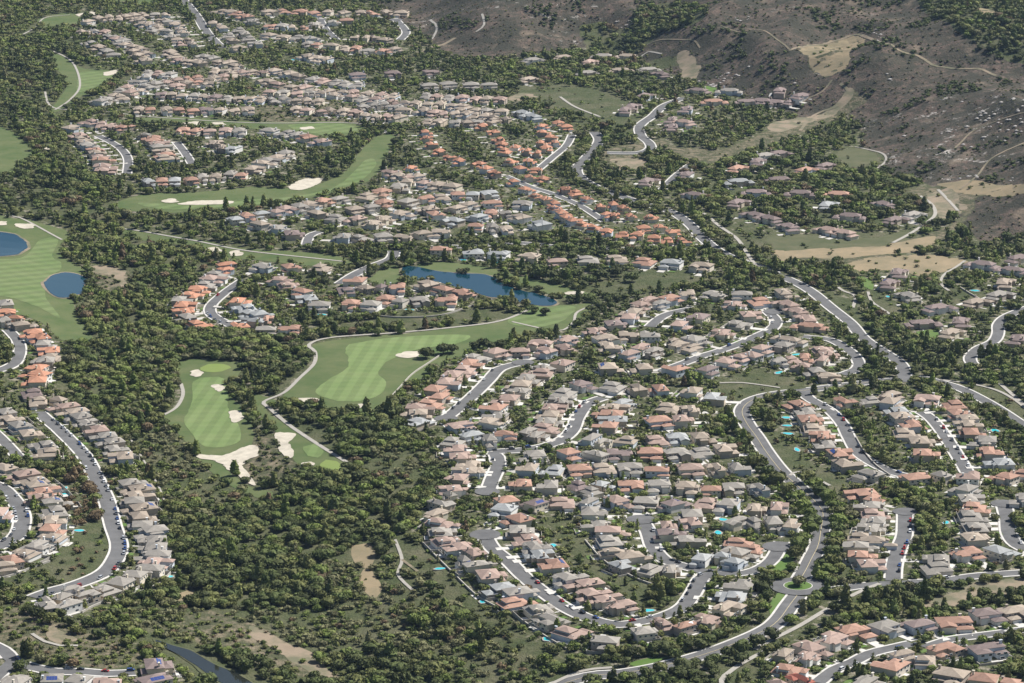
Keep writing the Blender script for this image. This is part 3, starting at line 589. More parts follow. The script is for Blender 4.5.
def offset_line(P, d):
    T = np.gradient(P, axis=0); T /= np.maximum(np.hypot(T[:, 0], T[:, 1]), 1e-6)[:, None]
    return P+np.stack([-T[:, 1], T[:, 0]], 1)*d
def strip(name, P, d0, d1, off, m, keep=None, thick=0, mats=None):
    A = offset_line(P, d0); Bq = offset_line(P, d1); n = len(P)
    za = height(A[:, 0], A[:, 1])+off; zb = height(Bq[:, 0], Bq[:, 1])+off
    zz = np.maximum(za, zb) if thick == 0 else None
    V = np.concatenate([np.column_stack([A, za]), np.column_stack([Bq, zb])])
    Fc = []
    if thick: V = np.concatenate([V, V-np.array([0, 0, thick])])
    for i in range(n-1):
        if keep is not None and not (keep[i] and keep[i+1]): continue
        Fc.append([i, n+i, n+i+1, i+1][::-1])
        if thick:
            Fc.append([i, i+1, 2*n+i+1, 2*n+i]); Fc.append([n+i, 3*n+i, 3*n+i+1, n+i+1])
    if not Fc: return None
    me = mesh_np(name, V, Fc, [m])
    if me.polygons[0].normal.z < 0: me.flip_normals()
    return tag(link(bpy.data.objects.new(name, me)), kind='structure')
def near_line(P, Q, d):
    return np.array([np.min(np.hypot(Q[:, 0]-p[0], Q[:, 1]-p[1])) for p in P]) < d
for i, (nm, hw, sw, P) in enumerate(road_L):
    strip('road', P, -hw, hw, .2+.004*i, M['asphalt'])
    for side in (-1, 1):
        if (side == 1 and sw == 3) or (side == -1 and sw == 2) or sw == 0: continue
        W = offset_line(P, side*(hw+1.1)); keep = np.ones(len(P), bool)
        for j, (_, h2, _, Q) in enumerate(road_L):
            if j != i: keep &= ~near_line(W, Q, h2+3.0)
        a, b_ = (hw, hw+1.4) if side > 0 else (-hw-1.4, -hw)
        strip('pavement', P, a, b_, .36+.003*i, M['concrete'], keep, .4)
    if hw >= 5.4: strip('road_marking', P, -.14, .14, .42+.004*i, M['line'])
    for j in range(len(P)-1): pass
for hw, m, P in path_L: strip('path', P, -hw*.8, hw*.8, .45, M[m])
def stamp(P, r, arr=block, v=1):
    for x, y in P:
        i0, i1 = int((x-r-GX0)/GC), int((x+r-GX0)/GC)+1; j0, j1 = int((y-r-GY0)/GC), int((y+r-GY0)/GC)+1
        if i1 < 0 or j1 < 0 or i0 >= NX or j0 >= NY: continue
        i0, j0 = max(i0, 0), max(j0, 0)
        s_ = (gxx[j0:j1, i0:i1]-x)**2+(gyy[j0:j1, i0:i1]-y)**2 < r*r; arr[j0:j1, i0:i1][s_] = v
avn = np.zeros((NY, NX), np.uint8); roadm = np.zeros((NY, NX), np.uint8)
for nm, hw, sw, P in road_L:
    lined = nm in ('wooded upper avenue', 'wooded link road', 'row top road', 'top left road', 'golf crossing road', 'court under the rows')
    stamp(P, hw+(1.6 if lined else 2.8))
    if nm == 'tree lined avenue': stamp(P[20:-60], hw+10, avn, 1)
    stamp(P, hw+1.5, roadm, 1)
    if lined: stamp(P, hw+10, avn, 1)
for hw, m, P in path_L: stamp(P, hw+2.5 if hw > 1 else 1)
for hw, m, P in path_L:
    if abs(P[0, 0]-world([(755, 650)]*2, step=99)[0, 0]) < 3: stamp(P, 7); stamp(P-np.array([0, 8.0]), 5)
for n, m, P in bare_P: stamp(P, 1)
stamp(pond_P[3][2], 8)

# round courts at the ends of the streets and the roundabout
def disc(px, py, r, name='road', off=.5, m=None, lift=0):
    X, Y = at(px, py); X, Y = float(X[0]), float(Y[0]); th = np.linspace(0, 2*math.pi, 28, endpoint=False)
    P = np.stack([X+r*np.cos(th), Y+r*np.sin(th)], 1); stamp([(X, Y)], r+2)
    return patch(name, P, off, m or M['asphalt'], cell=12)
for px, py, r in ((485, 535, 10.5), (641, 520, 10), (905, 512, 8.5), (1003, 504, 8.5), (778, 547, 10.5), (487, 492, 9), (523, 363, 9), (446, 419, 9), (774, 312, 9), (320, 20, 9), (396, 20, 9)): disc(px, py, r, 'road', .4)
disc(798, 587, 17.5, 'roundabout', .43); disc(798, 586.5, 9.3, 'traffic_island', .55, M['concrete']); disc(798, 586.5, 8.8, 'traffic_island_planting', .62, M['lawn'])
wk = []
# ------------------------------------------------------------------ houses
def H_main(v):
    wm, rf = MB(), MB(); win = []; gar = None; chim = None; door = None
    def blk(x0, x1, y0, y1, h, gable=None):
        wm.box(x0, x1, y0, y1, -3, h); rf.hip(x0, x1, y0, y1, h, gable=gable)
    if v == 0:
        blk(-7, 7, -4, 10, 6.0); blk(-6.8, -.2, -10, -4.02, 3.2); blk(1.2, 6.2, -6.6, -4.02, 3.0); gar = (-6, -1, -10.0); chim = (6.0, 4, 9.4)
        front, back, h = -4, 10, 6
    elif v == 1:
        blk(-7, 4.6, -3, 10, 6.1); blk(4.62, 7.4, -1, 6, 5.3); blk(.4, 7, -10, -3.02, 3.2); blk(-5.6, -2, -5.6, -3.02, 5.2, 1); gar = (1.1, 6.3, -10.0); chim = (-6.1, 5, 9.3)
        front, back, h = -3, 10, 6
    elif v == 2:
        blk(-6.4, 6.6, -7, 4, 6.0); blk(-7, 2, 4.02, 10, 3.4); blk(.8, 7, -10, -7.02, 3.1); gar = (1.5, 6.2, -10.0); chim = (5.6, 1, 9.1)
        front, back, h = -7, 4, 6
    elif v == 5:
        blk(-7, 7, -5, 3, 5.9); blk(-7, -1, 3.02, 10, 5.6); blk(2.4, 7, 3.02, 8, 3.2); blk(-7, -1.2, -10, -5.02, 3.1); blk(1, 5, -7.4, -5.02, 5.4, 1); gar = (-6.5, -1.8, -10.0); chim = (6.0, 0, 9.2)
        front, back, h = -5, 10, 6
    elif v == 6:
        blk(-7, 7, -6, 10, 3.6); blk(-5.6, 3, -1, 7.6, 6.3); blk(.6, 7, -10, -6.02, 3.3); gar = (1.2, 6.3, -10.0); chim = (-6.3, 6, 7.6)
        front, back, h = -1, 7.6, 6
    elif v == 3:
        blk(-7, 7, -2, 9.5, 5.9); blk(-6.6, -.6, -9, -2.02, 5.5, 1); blk(.2, 6.6, -8, -2.02, 3.1); gar = (.9, 5.9, -8.0); chim = (3, 6.5, 9.3)
        front, back, h = -2, 9.5, 6
    else:
        blk(-10, 9, -4, 6, 5.7); blk(-15, -10.02, -8, 4, 3.8); blk(9.02, 15, -10, 3, 3.9); blk(-4, 3, -7, -4.02, 5.6, 1); gar = (10, 14.4, -10.0); chim = (6, 4, 9.4)
        front, back, h = -4, 6, 6
    c = MB(); c.box(chim[0]-.55, chim[0]+.55, chim[1]-.5, chim[1]+.5, 2, chim[2]); c.box(chim[0]-.75, chim[0]+.75, chim[1]-.7, chim[1]+.7, chim[2], chim[2]+.3)
    g_ = MB(); g_.box(gar[0], gar[1], gar[2]-.12, gar[2]+.05, 0, 2.4); 
    for q in range(3): g_.box(gar[0]+.1, gar[1]-.1, gar[2]-.16, gar[2]-.121, .15+.75*q, .75+.75*q)
    xw = -6.9 if v in (0, 1, 3) else -6.3
    ws = []
    for x in ((-5, -1.6, 2, 5) if v != 4 else (-8, -5.6, 4.6, 7.2)): ws.append((x, back, 4.2, 1)); 
    for x in ((-3.6, 3.8) if v != 4 else (-8, 6)): ws.append((x, back, 1.4, 1))
    for x in ((-5, -2) if v not in (1, 3) else (-5.4, -2.6) if v == 1 else (2, 5)): ws.append((x, front, 4.3, -1))
    return dict(walls=wm, roof=rf, chimney=c, garage=g_, win=ws, front=front, back=back, g=((gar[0]+gar[1])/2, gar[2]))
PROTO = []
for v in range(7):
    p = H_main(v)
    p['me_w'] = {}; p['me_r'] = {}
    PROTO.append(p)
def mirror(p):
    q = dict(p); q['me_w'] = {}; q['me_r'] = {}
    for k in ('walls', 'roof', 'chimney', 'garage'):
        m = MB(); m.v = [(-x, y, z) for x, y, z in p[k].v]; m.f = [f[::-1] for f in p[k].f]; m.m = list(p[k].m); q[k] = m
    q['win'] = [(-x, y, z, s) for x, y, z, s in p['win']]; q['g'] = (-p['g'][0], p['g'][1]); return q
PROTO += [mirror(p) for p in PROTO]; BIGV = (4, 11)
gw = MB()
for s_ in (-1, 1): gw.box(s_*8.0-.15, s_*8.0+.15, 2, 17, -2, 1.5)
gw.box(-8.15, 8.15, 17.01, 17.3, -2, 1.5); GWM = gw.me('garden_wall', [M['wallm']])
wn = MB(); wn.box(-.85, .85, -.08, .08, -.75, .75, 0); wn.box(-.68, .68, -.12, .12, -.6, .6, 1); WIN = wn.me('window', [M['white'], M['glass']])
dv = MB(); dv.box(-2.7, 2.7, -1, 0, -.5, .2); DRV = dv.me('driveway', [M['concrete']])
pt = MB(); pt.box(-3.6, 3.6, 0, 3.6, -.5, .16); PAT = pt.me('patio', [M['concrete']])
sl = MB()
for a in range(4):
    for b_ in range(2): sl.box(-3.4+a*1.72, -1.75+a*1.72, -1.6+b_*1.7, -.02+b_*1.7, 0, .12)
SOL = sl.me('solar_panel', [M['solar']])
def get(p, key, mb, mname, mats):
    k = (key, mname)
    if k not in p['me_w']: p['me_w'][k] = mb.me(key, mats)
    return p['me_w'][k]
allroads = np.concatenate([P for _, _, _, P in road_L]); roadhw = np.concatenate([np.full(len(P), hw) for _, hw, _, P in road_L])
H = []
ORD = ['first', 'second', 'third', 'fourth', 'fifth', 'sixth', 'seventh', 'eighth', 'ninth', 'tenth']
def ordn(i):
    if i < 10: return ORD[i]
    n = i+1; return '%d%s' % (n, 'th' if 10 <= n % 100 <= 20 else {1: 'st', 2: 'nd', 3: 'rd'}.get(n % 10, 'th'))
for ph, s in HOUSES:
    for i, q in enumerate(s.split()):
        a = q.split(','); r = a[2][0]
        H.append(dict(px=float(a[0]), py=float(a[1]), r=r, sol='*' in a[2], i=i, ph=ph))
for s, n, pat in FARROWS:
    P = np.array(pts(s)); d = np.concatenate([[0], np.cumsum(np.hypot(*np.diff(P, axis=0).T))])
    for k in range(n):
        t = d[-1]*(k+.5)/n+rng.normal()*1.2
        H.append(dict(px=float(np.interp(t, d, P[:, 0])), py=float(np.interp(t, d, P[:, 1]))+rng.normal()*.5, r=pat[int(rng.integers(len(pat)))], sol=False, i=k, ph=None))
hx, hy = at([h['px'] for h in H], [h['py'] for h in H], 5.5)
for k, h in enumerate(H): h['x'], h['y'] = float(hx[k]), float(hy[k])
# keep neighbours from running into each other
XY = np.stack([hx, hy], 1)
for it in range(3):
    for a in range(len(XY)):
        d = XY-XY[a]; dd = np.hypot(d[:, 0], d[:, 1]*.8); dd[a] = 1e9
        b_ = int(dd.argmin())
        if dd[b_] < 12.5:
            u = d[b_]/max(np.hypot(*d[b_]), .01); XY[b_] += u*(12.5-dd[b_])*.5; XY[a] -= u*(12.5-dd[b_])*.5
for k, h in enumerate(H):
    x, y = XY[k]; h['x'], h['y'] = float(x), float(y)
    dr = np.hypot(allroads[:, 0]-x, allroads[:, 1]-y)-roadhw; j = int(dr.argmin()); gap = dr[j]
    if gap < 8.5:                                    # never on the carriageway
        u = np.array([x, y])-allroads[j]; u /= max(np.hypot(*u), .1); x, y = x+u[0]*(8.5-gap), y+u[1]*(8.5-gap); h['x'], h['y'] = float(x), float(y); XY[k] = (x, y); gap = 8.5
    if gap < 42:
        v = allroads[j]-np.array([x, y]); yaw = math.atan2(v[1], v[0])+math.pi/2; h['gap'] = gap
    else:
        d = XY-XY[k]; dd = np.hypot(*d.T); dd[k] = 1e9; v = d[int(dd.argmin())]; yaw = math.atan2(v[1], v[0]); h['gap'] = 16
        if math.cos(yaw) < 0: yaw += math.pi
    h['yaw'] = yaw+rng.normal()*.03
for k, h in enumerate(H):
    d = XY-XY[k]; c, s_ = math.cos(h['yaw']), math.sin(h['yaw'])
    lx = np.abs(d[:, 0]*c+d[:, 1]*s_); ly = np.abs(-d[:, 0]*s_+d[:, 1]*c)
    far = (lx > 40) | (ly > 45); far[k] = True
    side = ~far & (lx > ly*.8); fb = ~far & ~side
    W = 17.5 if not side.any() else min(22 if h['ph'] and ('bare bank' in h['ph'] or 'bottom edge' in h['ph']) else 18.5, .93*lx[side].min()); dm = 23.5 if W < 14.5 else 19; D = dm if not fb.any() else min(dm, .84*ly[fb].min())
    big = h['ph'] and ('estate' in h['ph'] or 'hill foot' in h['ph'] or 'below the dry field' in h['ph']) and W > 12.5
    h['v'] = int(rng.choice(BIGV)) if big else int(rng.choice([0, 1, 2, 3, 5, 6, 7, 8, 9, 10, 12, 13]))
    W = max(W, 9.5); D = max(D, 10.5)
    if h['ph'] and 'village' in h['ph'] or h['ph'] and 'terraces' in h['ph']: W = min(W, 12); D = min(D, 14)
    h['sx'] = W/14.6 if h['v'] not in BIGV else 1.0; h['sy'] = D/20.5
    h['sz'] = rng.uniform(.8, .95); h['w'] = int(rng.integers(6))
    h['z'] = float(height(h['x'], h['y']))
    _, _, fw = project(h['x'], h['y'], h['z']); h['big'] = F/fw*(1.15 if h['v'] in BIGV else 1)*(h['sx']+h['sy']+1)
    c_r = 9.5*max(h['sx'], .8); 
    u0 = np.array([c, s_]); v0 = np.array([-s_, c])
    if h['v'] in BIGV: stamp([(h['x'], h['y'])], 15)
    stamp([(h['x'], h['y']), tuple(np.array([h['x'], h['y']])+v0*5*h['sy']), tuple(np.array([h['x'], h['y']])-v0*5*h['sy'])], 7.6*h['sx'])
resz = np.zeros((NY, NX), np.uint8)
for h in H: stamp([(h['x'], h['y'])], 26, resz, 1)
inframe = [h for h in H if h['ph'] and -12 < h['px'] < 1036 and h['py'] < 690]
inframe.sort(key=lambda h: -h['big'])
solo = set(id(h) for h in inframe[:298])
rest = [h for h in H if id(h) not in solo]
PHW = {0: 'white', 1: 'cream', 2: 'beige', 3: 'cream', 4: 'pale blue-grey', 5: 'tan'}
for h in H:
    if id(h) not in solo: continue
    p = PROTO[h['v']]
    root = bpy.data.objects.new('house', None); link(root); root.empty_display_size = 2
    root.location = (h['x'], h['y'], h['z']+.05); root.rotation_euler = (0, 0, h['yaw']); root.scale = (h['sx'], h['sy'], h['sz'])
    lab = '%s-roofed house%s, %s %s' % (RNAME[h['r']], ' with solar panels' if h['sol'] and len(h['ph'].split()) < 10 else '', ordn(h['i']), h['ph'])
    tag(root, lab, 'house', 'houses with tiled roofs'); h['root'] = root; h['lab'] = lab
    wmt, rmt = M['wall_%d' % h['w']], M['roof_'+h['r']]
    def part(name, me, loc=(0, 0, 0), par=root, rz=0, sc=None, rot=None):
        o = bpy.data.objects.new(name, me); link(o, par); o.location = loc; o.rotation_euler = rot or (0, 0, rz)
        if sc: o.scale = sc
        return o
    part('walls', get(p, 'walls', p['walls'], h['w'], [wmt])); rf = part('roof', get(p, 'roof', p['roof'], h['r'], [rmt]))
    part('chimney', get(p, 'chimney', p['chimney'], h['w'], [wmt]), par=rf)
    part('garage_door', get(p, 'garage_door', p['garage'], 0, [M['white']]))
    gx, gy = p['g']
    L_ = max(2.5, min(14, h['gap']-8*h['sy']+1.0))
    part('driveway', DRV, (gx, gy-.2, 0), sc=(.9, L_/h['sy'], 1))
    if rng.random() < .75: part('patio', PAT, (rng.uniform(-3, 3), p['back']+.05 if h['v'] not in (2, 9, 6, 13) else 10.05, 0))
    if h['v'] not in BIGV and rng.random() < .8: part('garden_wall', GWM, sc=(1, .5+.5*rng.random(), 1))
    for (x, y, z, sgn) in p['win']:
        if h['v'] in (2, 9, 6, 13) and sgn > 0 and z < 2: continue
        sc = 1 if z > 2 else 1.35
        part('window', WIN, (x, y, z), sc=(sc, 1, 1))
    if h['sol']:
        hh = 6.0+.42*3.5; back = p['back']; part('solar_panel', SOL, (0, back-2.6, 6.0+.42*2.5+.28), rot=(-math.atan(.42), 0, 0))
# far houses in one mesh
VV, FF, TT, nb = [], [], [], 0
for h in rest:
    p = PROTO[h['v']]; c, s_ = math.cos(h['yaw']), math.sin(h['yaw'])
    rc = np.array(ROOF[h['r']])*rng.uniform(.88, 1.12); wc = np.array(WALL[h['w']])
    bw = MB(); bw.v = list(p['walls'].v)+[]; bw.f = list(p['walls'].f); bw.m = [0]*len(p['walls'].f)
    bw.add(p['roof'].v, p['roof'].f, 1); bw.add(p['chimney'].v, p['chimney'].f, 0); bw.add(p['garage'].v, p['garage'].f, 2)
    for (x, y, z, sgn) in p['win']: bw.box(x-.7, x+.7, y-.1, y+.1, z-.65, z+.65, 3)
    gx, gy = p['g']; gl = max(2.5, min(12, h['gap']-8*h['sy']+1))/h['sy']
    bw.box(gx-2.5, gx+2.5, -10-gl, -10.1, -.5, .2, 4)
    A = np.array(bw.v)*np.array([h['sx'], h['sy'], h['sz']])
    VV.append(np.column_stack([A[:, 0]*c-A[:, 1]*s_+h['x'], A[:, 0]*s_+A[:, 1]*c+h['y'], A[:, 2]+h['z']+.05]))
    FF += [[i+nb for i in f] for f in bw.f]; nb += len(A)
    pal = np.array([wc, rc, (.7, .69, .66), (.05, .06, .08), (.5, .47, .42)]); TT.append(pal[np.array(bw.m)])
o = link(bpy.data.objects.new('distant_houses', mesh_np('distant_houses', np.concatenate(VV), FF, [M['houses']], tint=np.concatenate(TT))))
tag(o, 'rows of small distant houses with tiled roofs filling the far valley', 'houses', kind='stuff')
# paving and front lawns round the houses: ground surfaces
def ground_quads(name, m, off, gen):
    V, Fc = [], []
    for (x, y, a, hx_, hy_) in gen:
        if look(roadm, np.array([x]), np.array([y]))[0]: continue
        c, s_ = math.cos(a), math.sin(a); i = len(V)
        for (p, q) in ((-1, -1), (1, -1), (1, 1), (-1, 1)):
            X, Y = x+p*hx_*c-q*hy_*s_, y+p*hx_*s_+q*hy_*c; V.append((X, Y, 0))
        Fc.append([i, i+1, i+2, i+3])
    V = np.array(V); V[:, 2] = height(V[:, 0], V[:, 1])+off+.0011*(np.arange(len(V))//4 % 90)
    tag(link(bpy.data.objects.new(name, mesh_np(name, V, Fc, [m]))), kind='structure')
def around(h, lx, ly): c, s_ = math.cos(h['yaw']), math.sin(h['yaw']); return h['x']+lx*c-ly*s_, h['y']+lx*s_+ly*c
pav, lwn = [], []
for h in H:
    g0 = PROTO[h['v']]['g'][0]*h['sx']; hl = 10*h['sy']; w_ = 7.3*h['sx']; fr = -(hl+min(4.5, max(2.2, h['gap']-8*h['sy'])*.5))
    if rng.random() < .7: pav.append((*around(h, -np.sign(g0)*rng.uniform(.5, 2.5), -hl-.5), h['yaw'], .7, 3.2))
    if rng.random() < .8: pav.append((*around(h, rng.uniform(-w_*.6, w_*.6), hl+rng.uniform(1.5, 4)), h['yaw'], rng.uniform(1.5, 4.5), rng.uniform(1.2, 2.6)))
    if rng.random() < .5: pav.append((*around(h, (w_+1.2)*rng.choice([-1, 1]), rng.uniform(-4, 6)), h['yaw'], .6, rng.uniform(3, 6)))
    if rng.random() < .45: lwn.append((*around(h, -np.sign(g0)*4*h['sx'], fr), h['yaw'], 2.6*h['sx'], 2.0))
    if rng.random() < .3: lwn.append((*around(h, rng.uniform(-4, 4), hl+rng.uniform(3, 6)), h['yaw'], rng.uniform(2, 4), rng.uniform(1.5, 2.5)))
ground_quads('yard_paving', M['concrete'], .12, pav); ground_quads('lawn', M['lawn'], .25, lwn)
for q in lwn: stamp([q[:2]], 1.5)
for q in pav[::2]: stamp([q[:2]], 1.5)
# ------------------------------------------------------------------ pools
def blob(rx, ry, n=18, k=.12): return [((rx*(1+k*math.sin(2*t+.6)))*math.cos(t), (ry*(1+k*math.cos(3*t)))*math.sin(t)) for t in np.linspace(0, 2*math.pi, n, endpoint=False)]
def prism(mb, P, z0, z1, m=0):
    n = len(P); mb.add([(x, y, z0) for x, y in P]+[(x, y, z1) for x, y in P], [list(range(n, 2*n)), list(range(n))[::-1]]+[[i, (i+1) % n, n+(i+1) % n, n+i] for i in range(n)], m)
c1 = MB(); prism(c1, blob(5.6, 4.4), -.8, .3); COP = c1.me('coping', [M['path']])
c2 = MB(); prism(c2, blob(4.4, 3.2), -.7, .36); PW = c2.me('water', [M['pool']])
solo_h = [h for h in H if id(h) in solo]
used_pool = {}
for px, py in POOLS:
    X, Y = at(px, py); X, Y = float(X[0]), float(Y[0])
    d = XY-np.array([X, Y]); j = int(np.hypot(*d.T).argmin()); dist = np.hypot(*d[j])
    if dist < 15: u = -d[j]/max(dist, .1); X, Y = X+u[0]*(15-dist), Y+u[1]*(15-dist)
    r = bpy.data.objects.new('swimming_pool', None); link(r); r.location = (X, Y, float(height(X, Y))+.12); r.rotation_euler = (0, 0, rng.uniform(0, 3)); r.scale = (rng.uniform(.6, .95), rng.uniform(.5, .85), 1)
    h = min([q for q in H if q['ph']], key=lambda q: (q['x']-X)**2+(q['y']-Y)**2)
    lab = 'turquoise pool by the %s house %s' % (ordn(h['i']), h['ph'])
    if lab in used_pool: lab = lab.replace('turquoise pool', 'other turquoise pool')
    used_pool[lab] = 1
    lab = ' '.join(lab.split()[:16]); tag(r, lab, 'swimming pool', 'backyard swimming pools')
    link(bpy.data.objects.new('coping', COP), r); link(bpy.data.objects.new('water', PW), r)
    stamp([(X, Y)], 7)
# ------------------------------------------------------------------ garden walls
for lab, s in WALLS:
    P = world(pts(s), step=5); n = len(P); A = offset_line(P, .35); Bq = offset_line(P, -.35); z = height(P[:, 0], P[:, 1])
    V = np.concatenate([np.column_stack([A, z-1]), np.column_stack([Bq, z-1]), np.column_stack([Bq, z+1.3]), np.column_stack([A, z+1.3])]); f = []
    for i in range(n-1):
        for a in range(4): b_ = (a+1) % 4; f.append([a*n+i, a*n+i+1, b_*n+i+1, b_*n+i])
    f += [[0, n, 2*n, 3*n], [n-1, 4*n-1, 3*n-1, 2*n-1]]
    o = link(bpy.data.objects.new('garden_wall', mesh_np('garden_wall', V, f, [M['wallm']]))); tag(o, lab, 'wall'); stamp(P, 2)
# ------------------------------------------------------------------ cars
CARC = dict(white=(.75, .75, .74), silver=(.45, .46, .47), black=(.02, .02, .025), blue=(.05, .1, .28), red=(.4, .03, .02), grey=(.14, .145, .15))
for k, c in CARC.items(): M['car_'+k] = mat('car_paint_'+k, c, .25, spec=.6, metal=.1)
def car_body(kind):
    m = MB(); L2 = 2.3 if kind == 'saloon' else 2.45; h = .75 if kind == 'saloon' else .95
    prof = [(-L2, .35), (-L2, h-.08), (-L2+.15, h), (L2-.9, h), (L2-.1, h-.12), (L2, .4)]
    n = len(prof); W2 = .92
    m.add([(x, -W2, z) for x, z in prof]+[(x, W2, z) for x, z in prof], [list(range(n))[::-1], list(range(n, 2*n))]+[[i, (i+1) % n, n+(i+1) % n, n+i] for i in range(n)])
    top = 1.42 if kind == 'saloon' else 1.85; x0, x1 = (-1.1, .6) if kind == 'saloon' else (-2.1, .9)
    m.box(x0, x1, -.7, .7, top-.06, top)
    c = MB(); a = .45; c.add([(x0-(.5 if kind == 'saloon' else .15), -.84, h), (x1+.6, -.84, h), (x1+.6, .84, h), (x0-(.5 if kind == 'saloon' else .15), .84, h), (x0, -.7, top-.06), (x1, -.7, top-.06), (x1, .7, top-.06), (x0, .7, top-.06)],
        [(0, 3, 2, 1), (4, 5, 6, 7), (0, 1, 5, 4), (1, 2, 6, 5), (2, 3, 7, 6), (3, 0, 4, 7)])
    return m, c
WH = MB(); th = [2*math.pi*i/10 for i in range(10)]
WH.add([(.34*math.cos(t), -.12, .34*math.sin(t)) for t in th]+[(.34*math.cos(t), .12, .34*math.sin(t)) for t in th], [list(range(10)), list(range(10, 20))[::-1]]+[[i, 10+i, 10+(i+1) % 10, (i+1) % 10] for i in range(10)]); WHM = WH.me('wheel', [M['tyre']])
BODY = {}
def car(x, y, yaw, colr, kind, lab):
    key = (kind, colr)
    if key not in BODY:
        m, c = car_body(kind); BODY[key] = (m.me('body', [M['car_'+colr]]), c.me('windows', [M['glass']]))
    r = bpy.data.objects.new('parked_car', None); link(r); r.location = (x, y, float(height(x, y))+.34); r.rotation_euler = (0, 0, yaw)
    tag(r, lab, 'car', 'cars parked along the kerbs')
    link(bpy.data.objects.new('body', BODY[key][0]), r); link(bpy.data.objects.new('windows', BODY[key][1]), r)
    for a in (-1.45, 1.45):
        for b_ in (-.84, .84): q = link(bpy.data.objects.new('wheel', WHM), r); q.location = (a, b_, .34)
CARS = [('long curving street', 1, 13, .55), ('long western street', 1, 11, .8), ('long western street', -1, 20, .2), ('left loop street', 1, 12, .6), ('left loop street', -1, 12, .4), ('snaking street', 1, 13, .5), ('street above the fairway', 1, 14, .4),
        ('short east street', 1, 11, .7), ('east court', 1, 12, .7), ('far right court', 1, 11, .7), ('teardrop court', 1, 14, .4), ('spiral street', 1, 14, .5), ('bottom right street', -1, 13, .5), ('lower left street', 1, 15, .5), ('crescent street', 1, 14, .3), ('pond side court', -1, 12, .3), ('cross road', 1, 30, .5)]
rr = random.Random(5)
for nm, side, stp, pr in CARS:
    _, hw, _, P = next(r for r in road_L if r[0] == nm)
    W = offset_line(P, side*(hw-1.3)); Q = offset_line(P, side*hw)
    s_ = np.concatenate([[0], np.cumsum(np.hypot(*np.diff(W, axis=0).T))]); k = 0; t = 14
    while t < s_[-1]-10:
        t += stp
        if rr.random() > pr: continue
        x = float(np.interp(t, s_, W[:, 0])); y = float(np.interp(t, s_, W[:, 1])); x2 = float(np.interp(t+1, s_, W[:, 0])); y2 = float(np.interp(t+1, s_, W[:, 1]))
        u, v, _ = project(x, y, 0)
        if not (0 < u < 1024 and 0 < v < 683): continue
        cl = rr.choice(['white', 'white', 'silver', 'black', 'grey', 'grey', 'blue', 'red']); kd = rr.choice(['saloon', 'wagon'])
        car(x, y, math.atan2(y2-y, x2-x), cl, kd, '%s car, %s along the %s kerb of the %s' % (cl, ordn(k), 'outer' if side < 0 else 'inner', nm)); k += 1
X, Y = at(69, 668); car(float(X[0]), float(Y[0]), .1, 'white', 'wagon', 'large white van standing in the lower left street by the scrub slope')
# ------------------------------------------------------------------ trees
import bmesh
def ico(sub):
    bm = bmesh.new(); bmesh.ops.create_icosphere(bm, subdivisions=sub, radius=1); v = np.array([q.co[:] for q in bm.verts]); f = np.array([[a.index for a in q.verts] for q in bm.faces]); bm.free(); return v, f
I1, I2 = ico(1), ico(2)
def crown_arr(kind, lod, seed):
    r = np.random.default_rng(seed); V, Fc, T = [], [], []; nb = 0
    hh = dict(round=1.5, tall=2.6, bush=1.15)[kind]
    if lod == 0: nl = 7 if kind != 'tall' else 8
    else: nl = 3 if kind != 'tall' else 3
    for k in range(nl):
        v, f = (I2 if lod == 0 and kind != 'bush' else I1) if lod < 2 else I1
        if kind == 'tall':
            z = .25+.75*k/(nl-1) if nl > 1 else .5; rad = (.62-.38*z)*r.uniform(.85, 1.15)*1.25; c = np.array([r.normal()*.13, r.normal()*.13, z*hh*.86]); s = np.array([rad, rad, hh*.2])
        else:
            a = r.uniform(0, 6.28); q = r.uniform(.3, .62) if k else 0; c = np.array([q*math.cos(a), q*math.sin(a), hh*r.uniform(.42, .72) if k else hh*.6]); rad = r.uniform(.42, .62) if lod == 0 else r.uniform(.5, .72); s = np.array([rad, rad, rad*r.uniform(.7, .95)])
        d = r.uniform(.72, 1.22, len(v)); A = v*d[:, None]*s+c
        V.append(A); Fc.append(f+nb); nb += len(A)
        zz = v[f].mean(1)[:, 2]
        T.append(np.repeat((r.uniform(.75, 1.2)*r.uniform(.9, 1.1, len(f)))[:, None], 3, 1))
    nleaf = {0: 230, 1: 60, 2: 18}[lod]
    d = r.normal(size=(nleaf, 3)); d /= np.linalg.norm(d, axis=1)[:, None]; d[:, 2] = np.abs(d[:, 2])*.95-.25
    if kind == 'tall':
        zc = r.uniform(.12, 1.0, nleaf); rad = (1.02-.75*zc); c = np.stack([d[:, 0]*rad*.9, d[:, 1]*rad*.9, zc*hh], 1)
    else: c = d*np.array([.98, .98, hh*.44])*r.uniform(.9, 1.12, nleaf)[:, None]+np.array([0, 0, hh*.56])
    sz = {0: .15, 1: .24, 2: .34}[lod]
    tri = c[:, None, :]+r.normal(size=(nleaf, 3, 3))*sz*.8
    V.append(tri.reshape(-1, 3)); Fc.append(np.arange(nleaf*3).reshape(-1, 3)+nb)
    T.append(np.repeat(r.uniform(.8, 1.22, nleaf)[:, None], 3, 1))
    V = np.concatenate(V); V[:, 2] = np.maximum(V[:, 2], hh*.1); return V, np.concatenate(Fc), np.concatenate(T)
TBV = np.array([1.42, 1.32, 1.12])
TINT = dict(dark=((.05, .062, .025), 'dark green'), olive=((.09, .102, .04), 'olive'), bright=((.088, .118, .034), 'bright green'), grey=((.105, .11, .062), 'grey-green'), brown=((.09, .07, .045), 'brownish'), deep=((.064, .085, .031), 'deep green'), lime=((.1, .122, .045), 'yellow-green'))
KINDS_ = ['round', 'tall', 'bush']
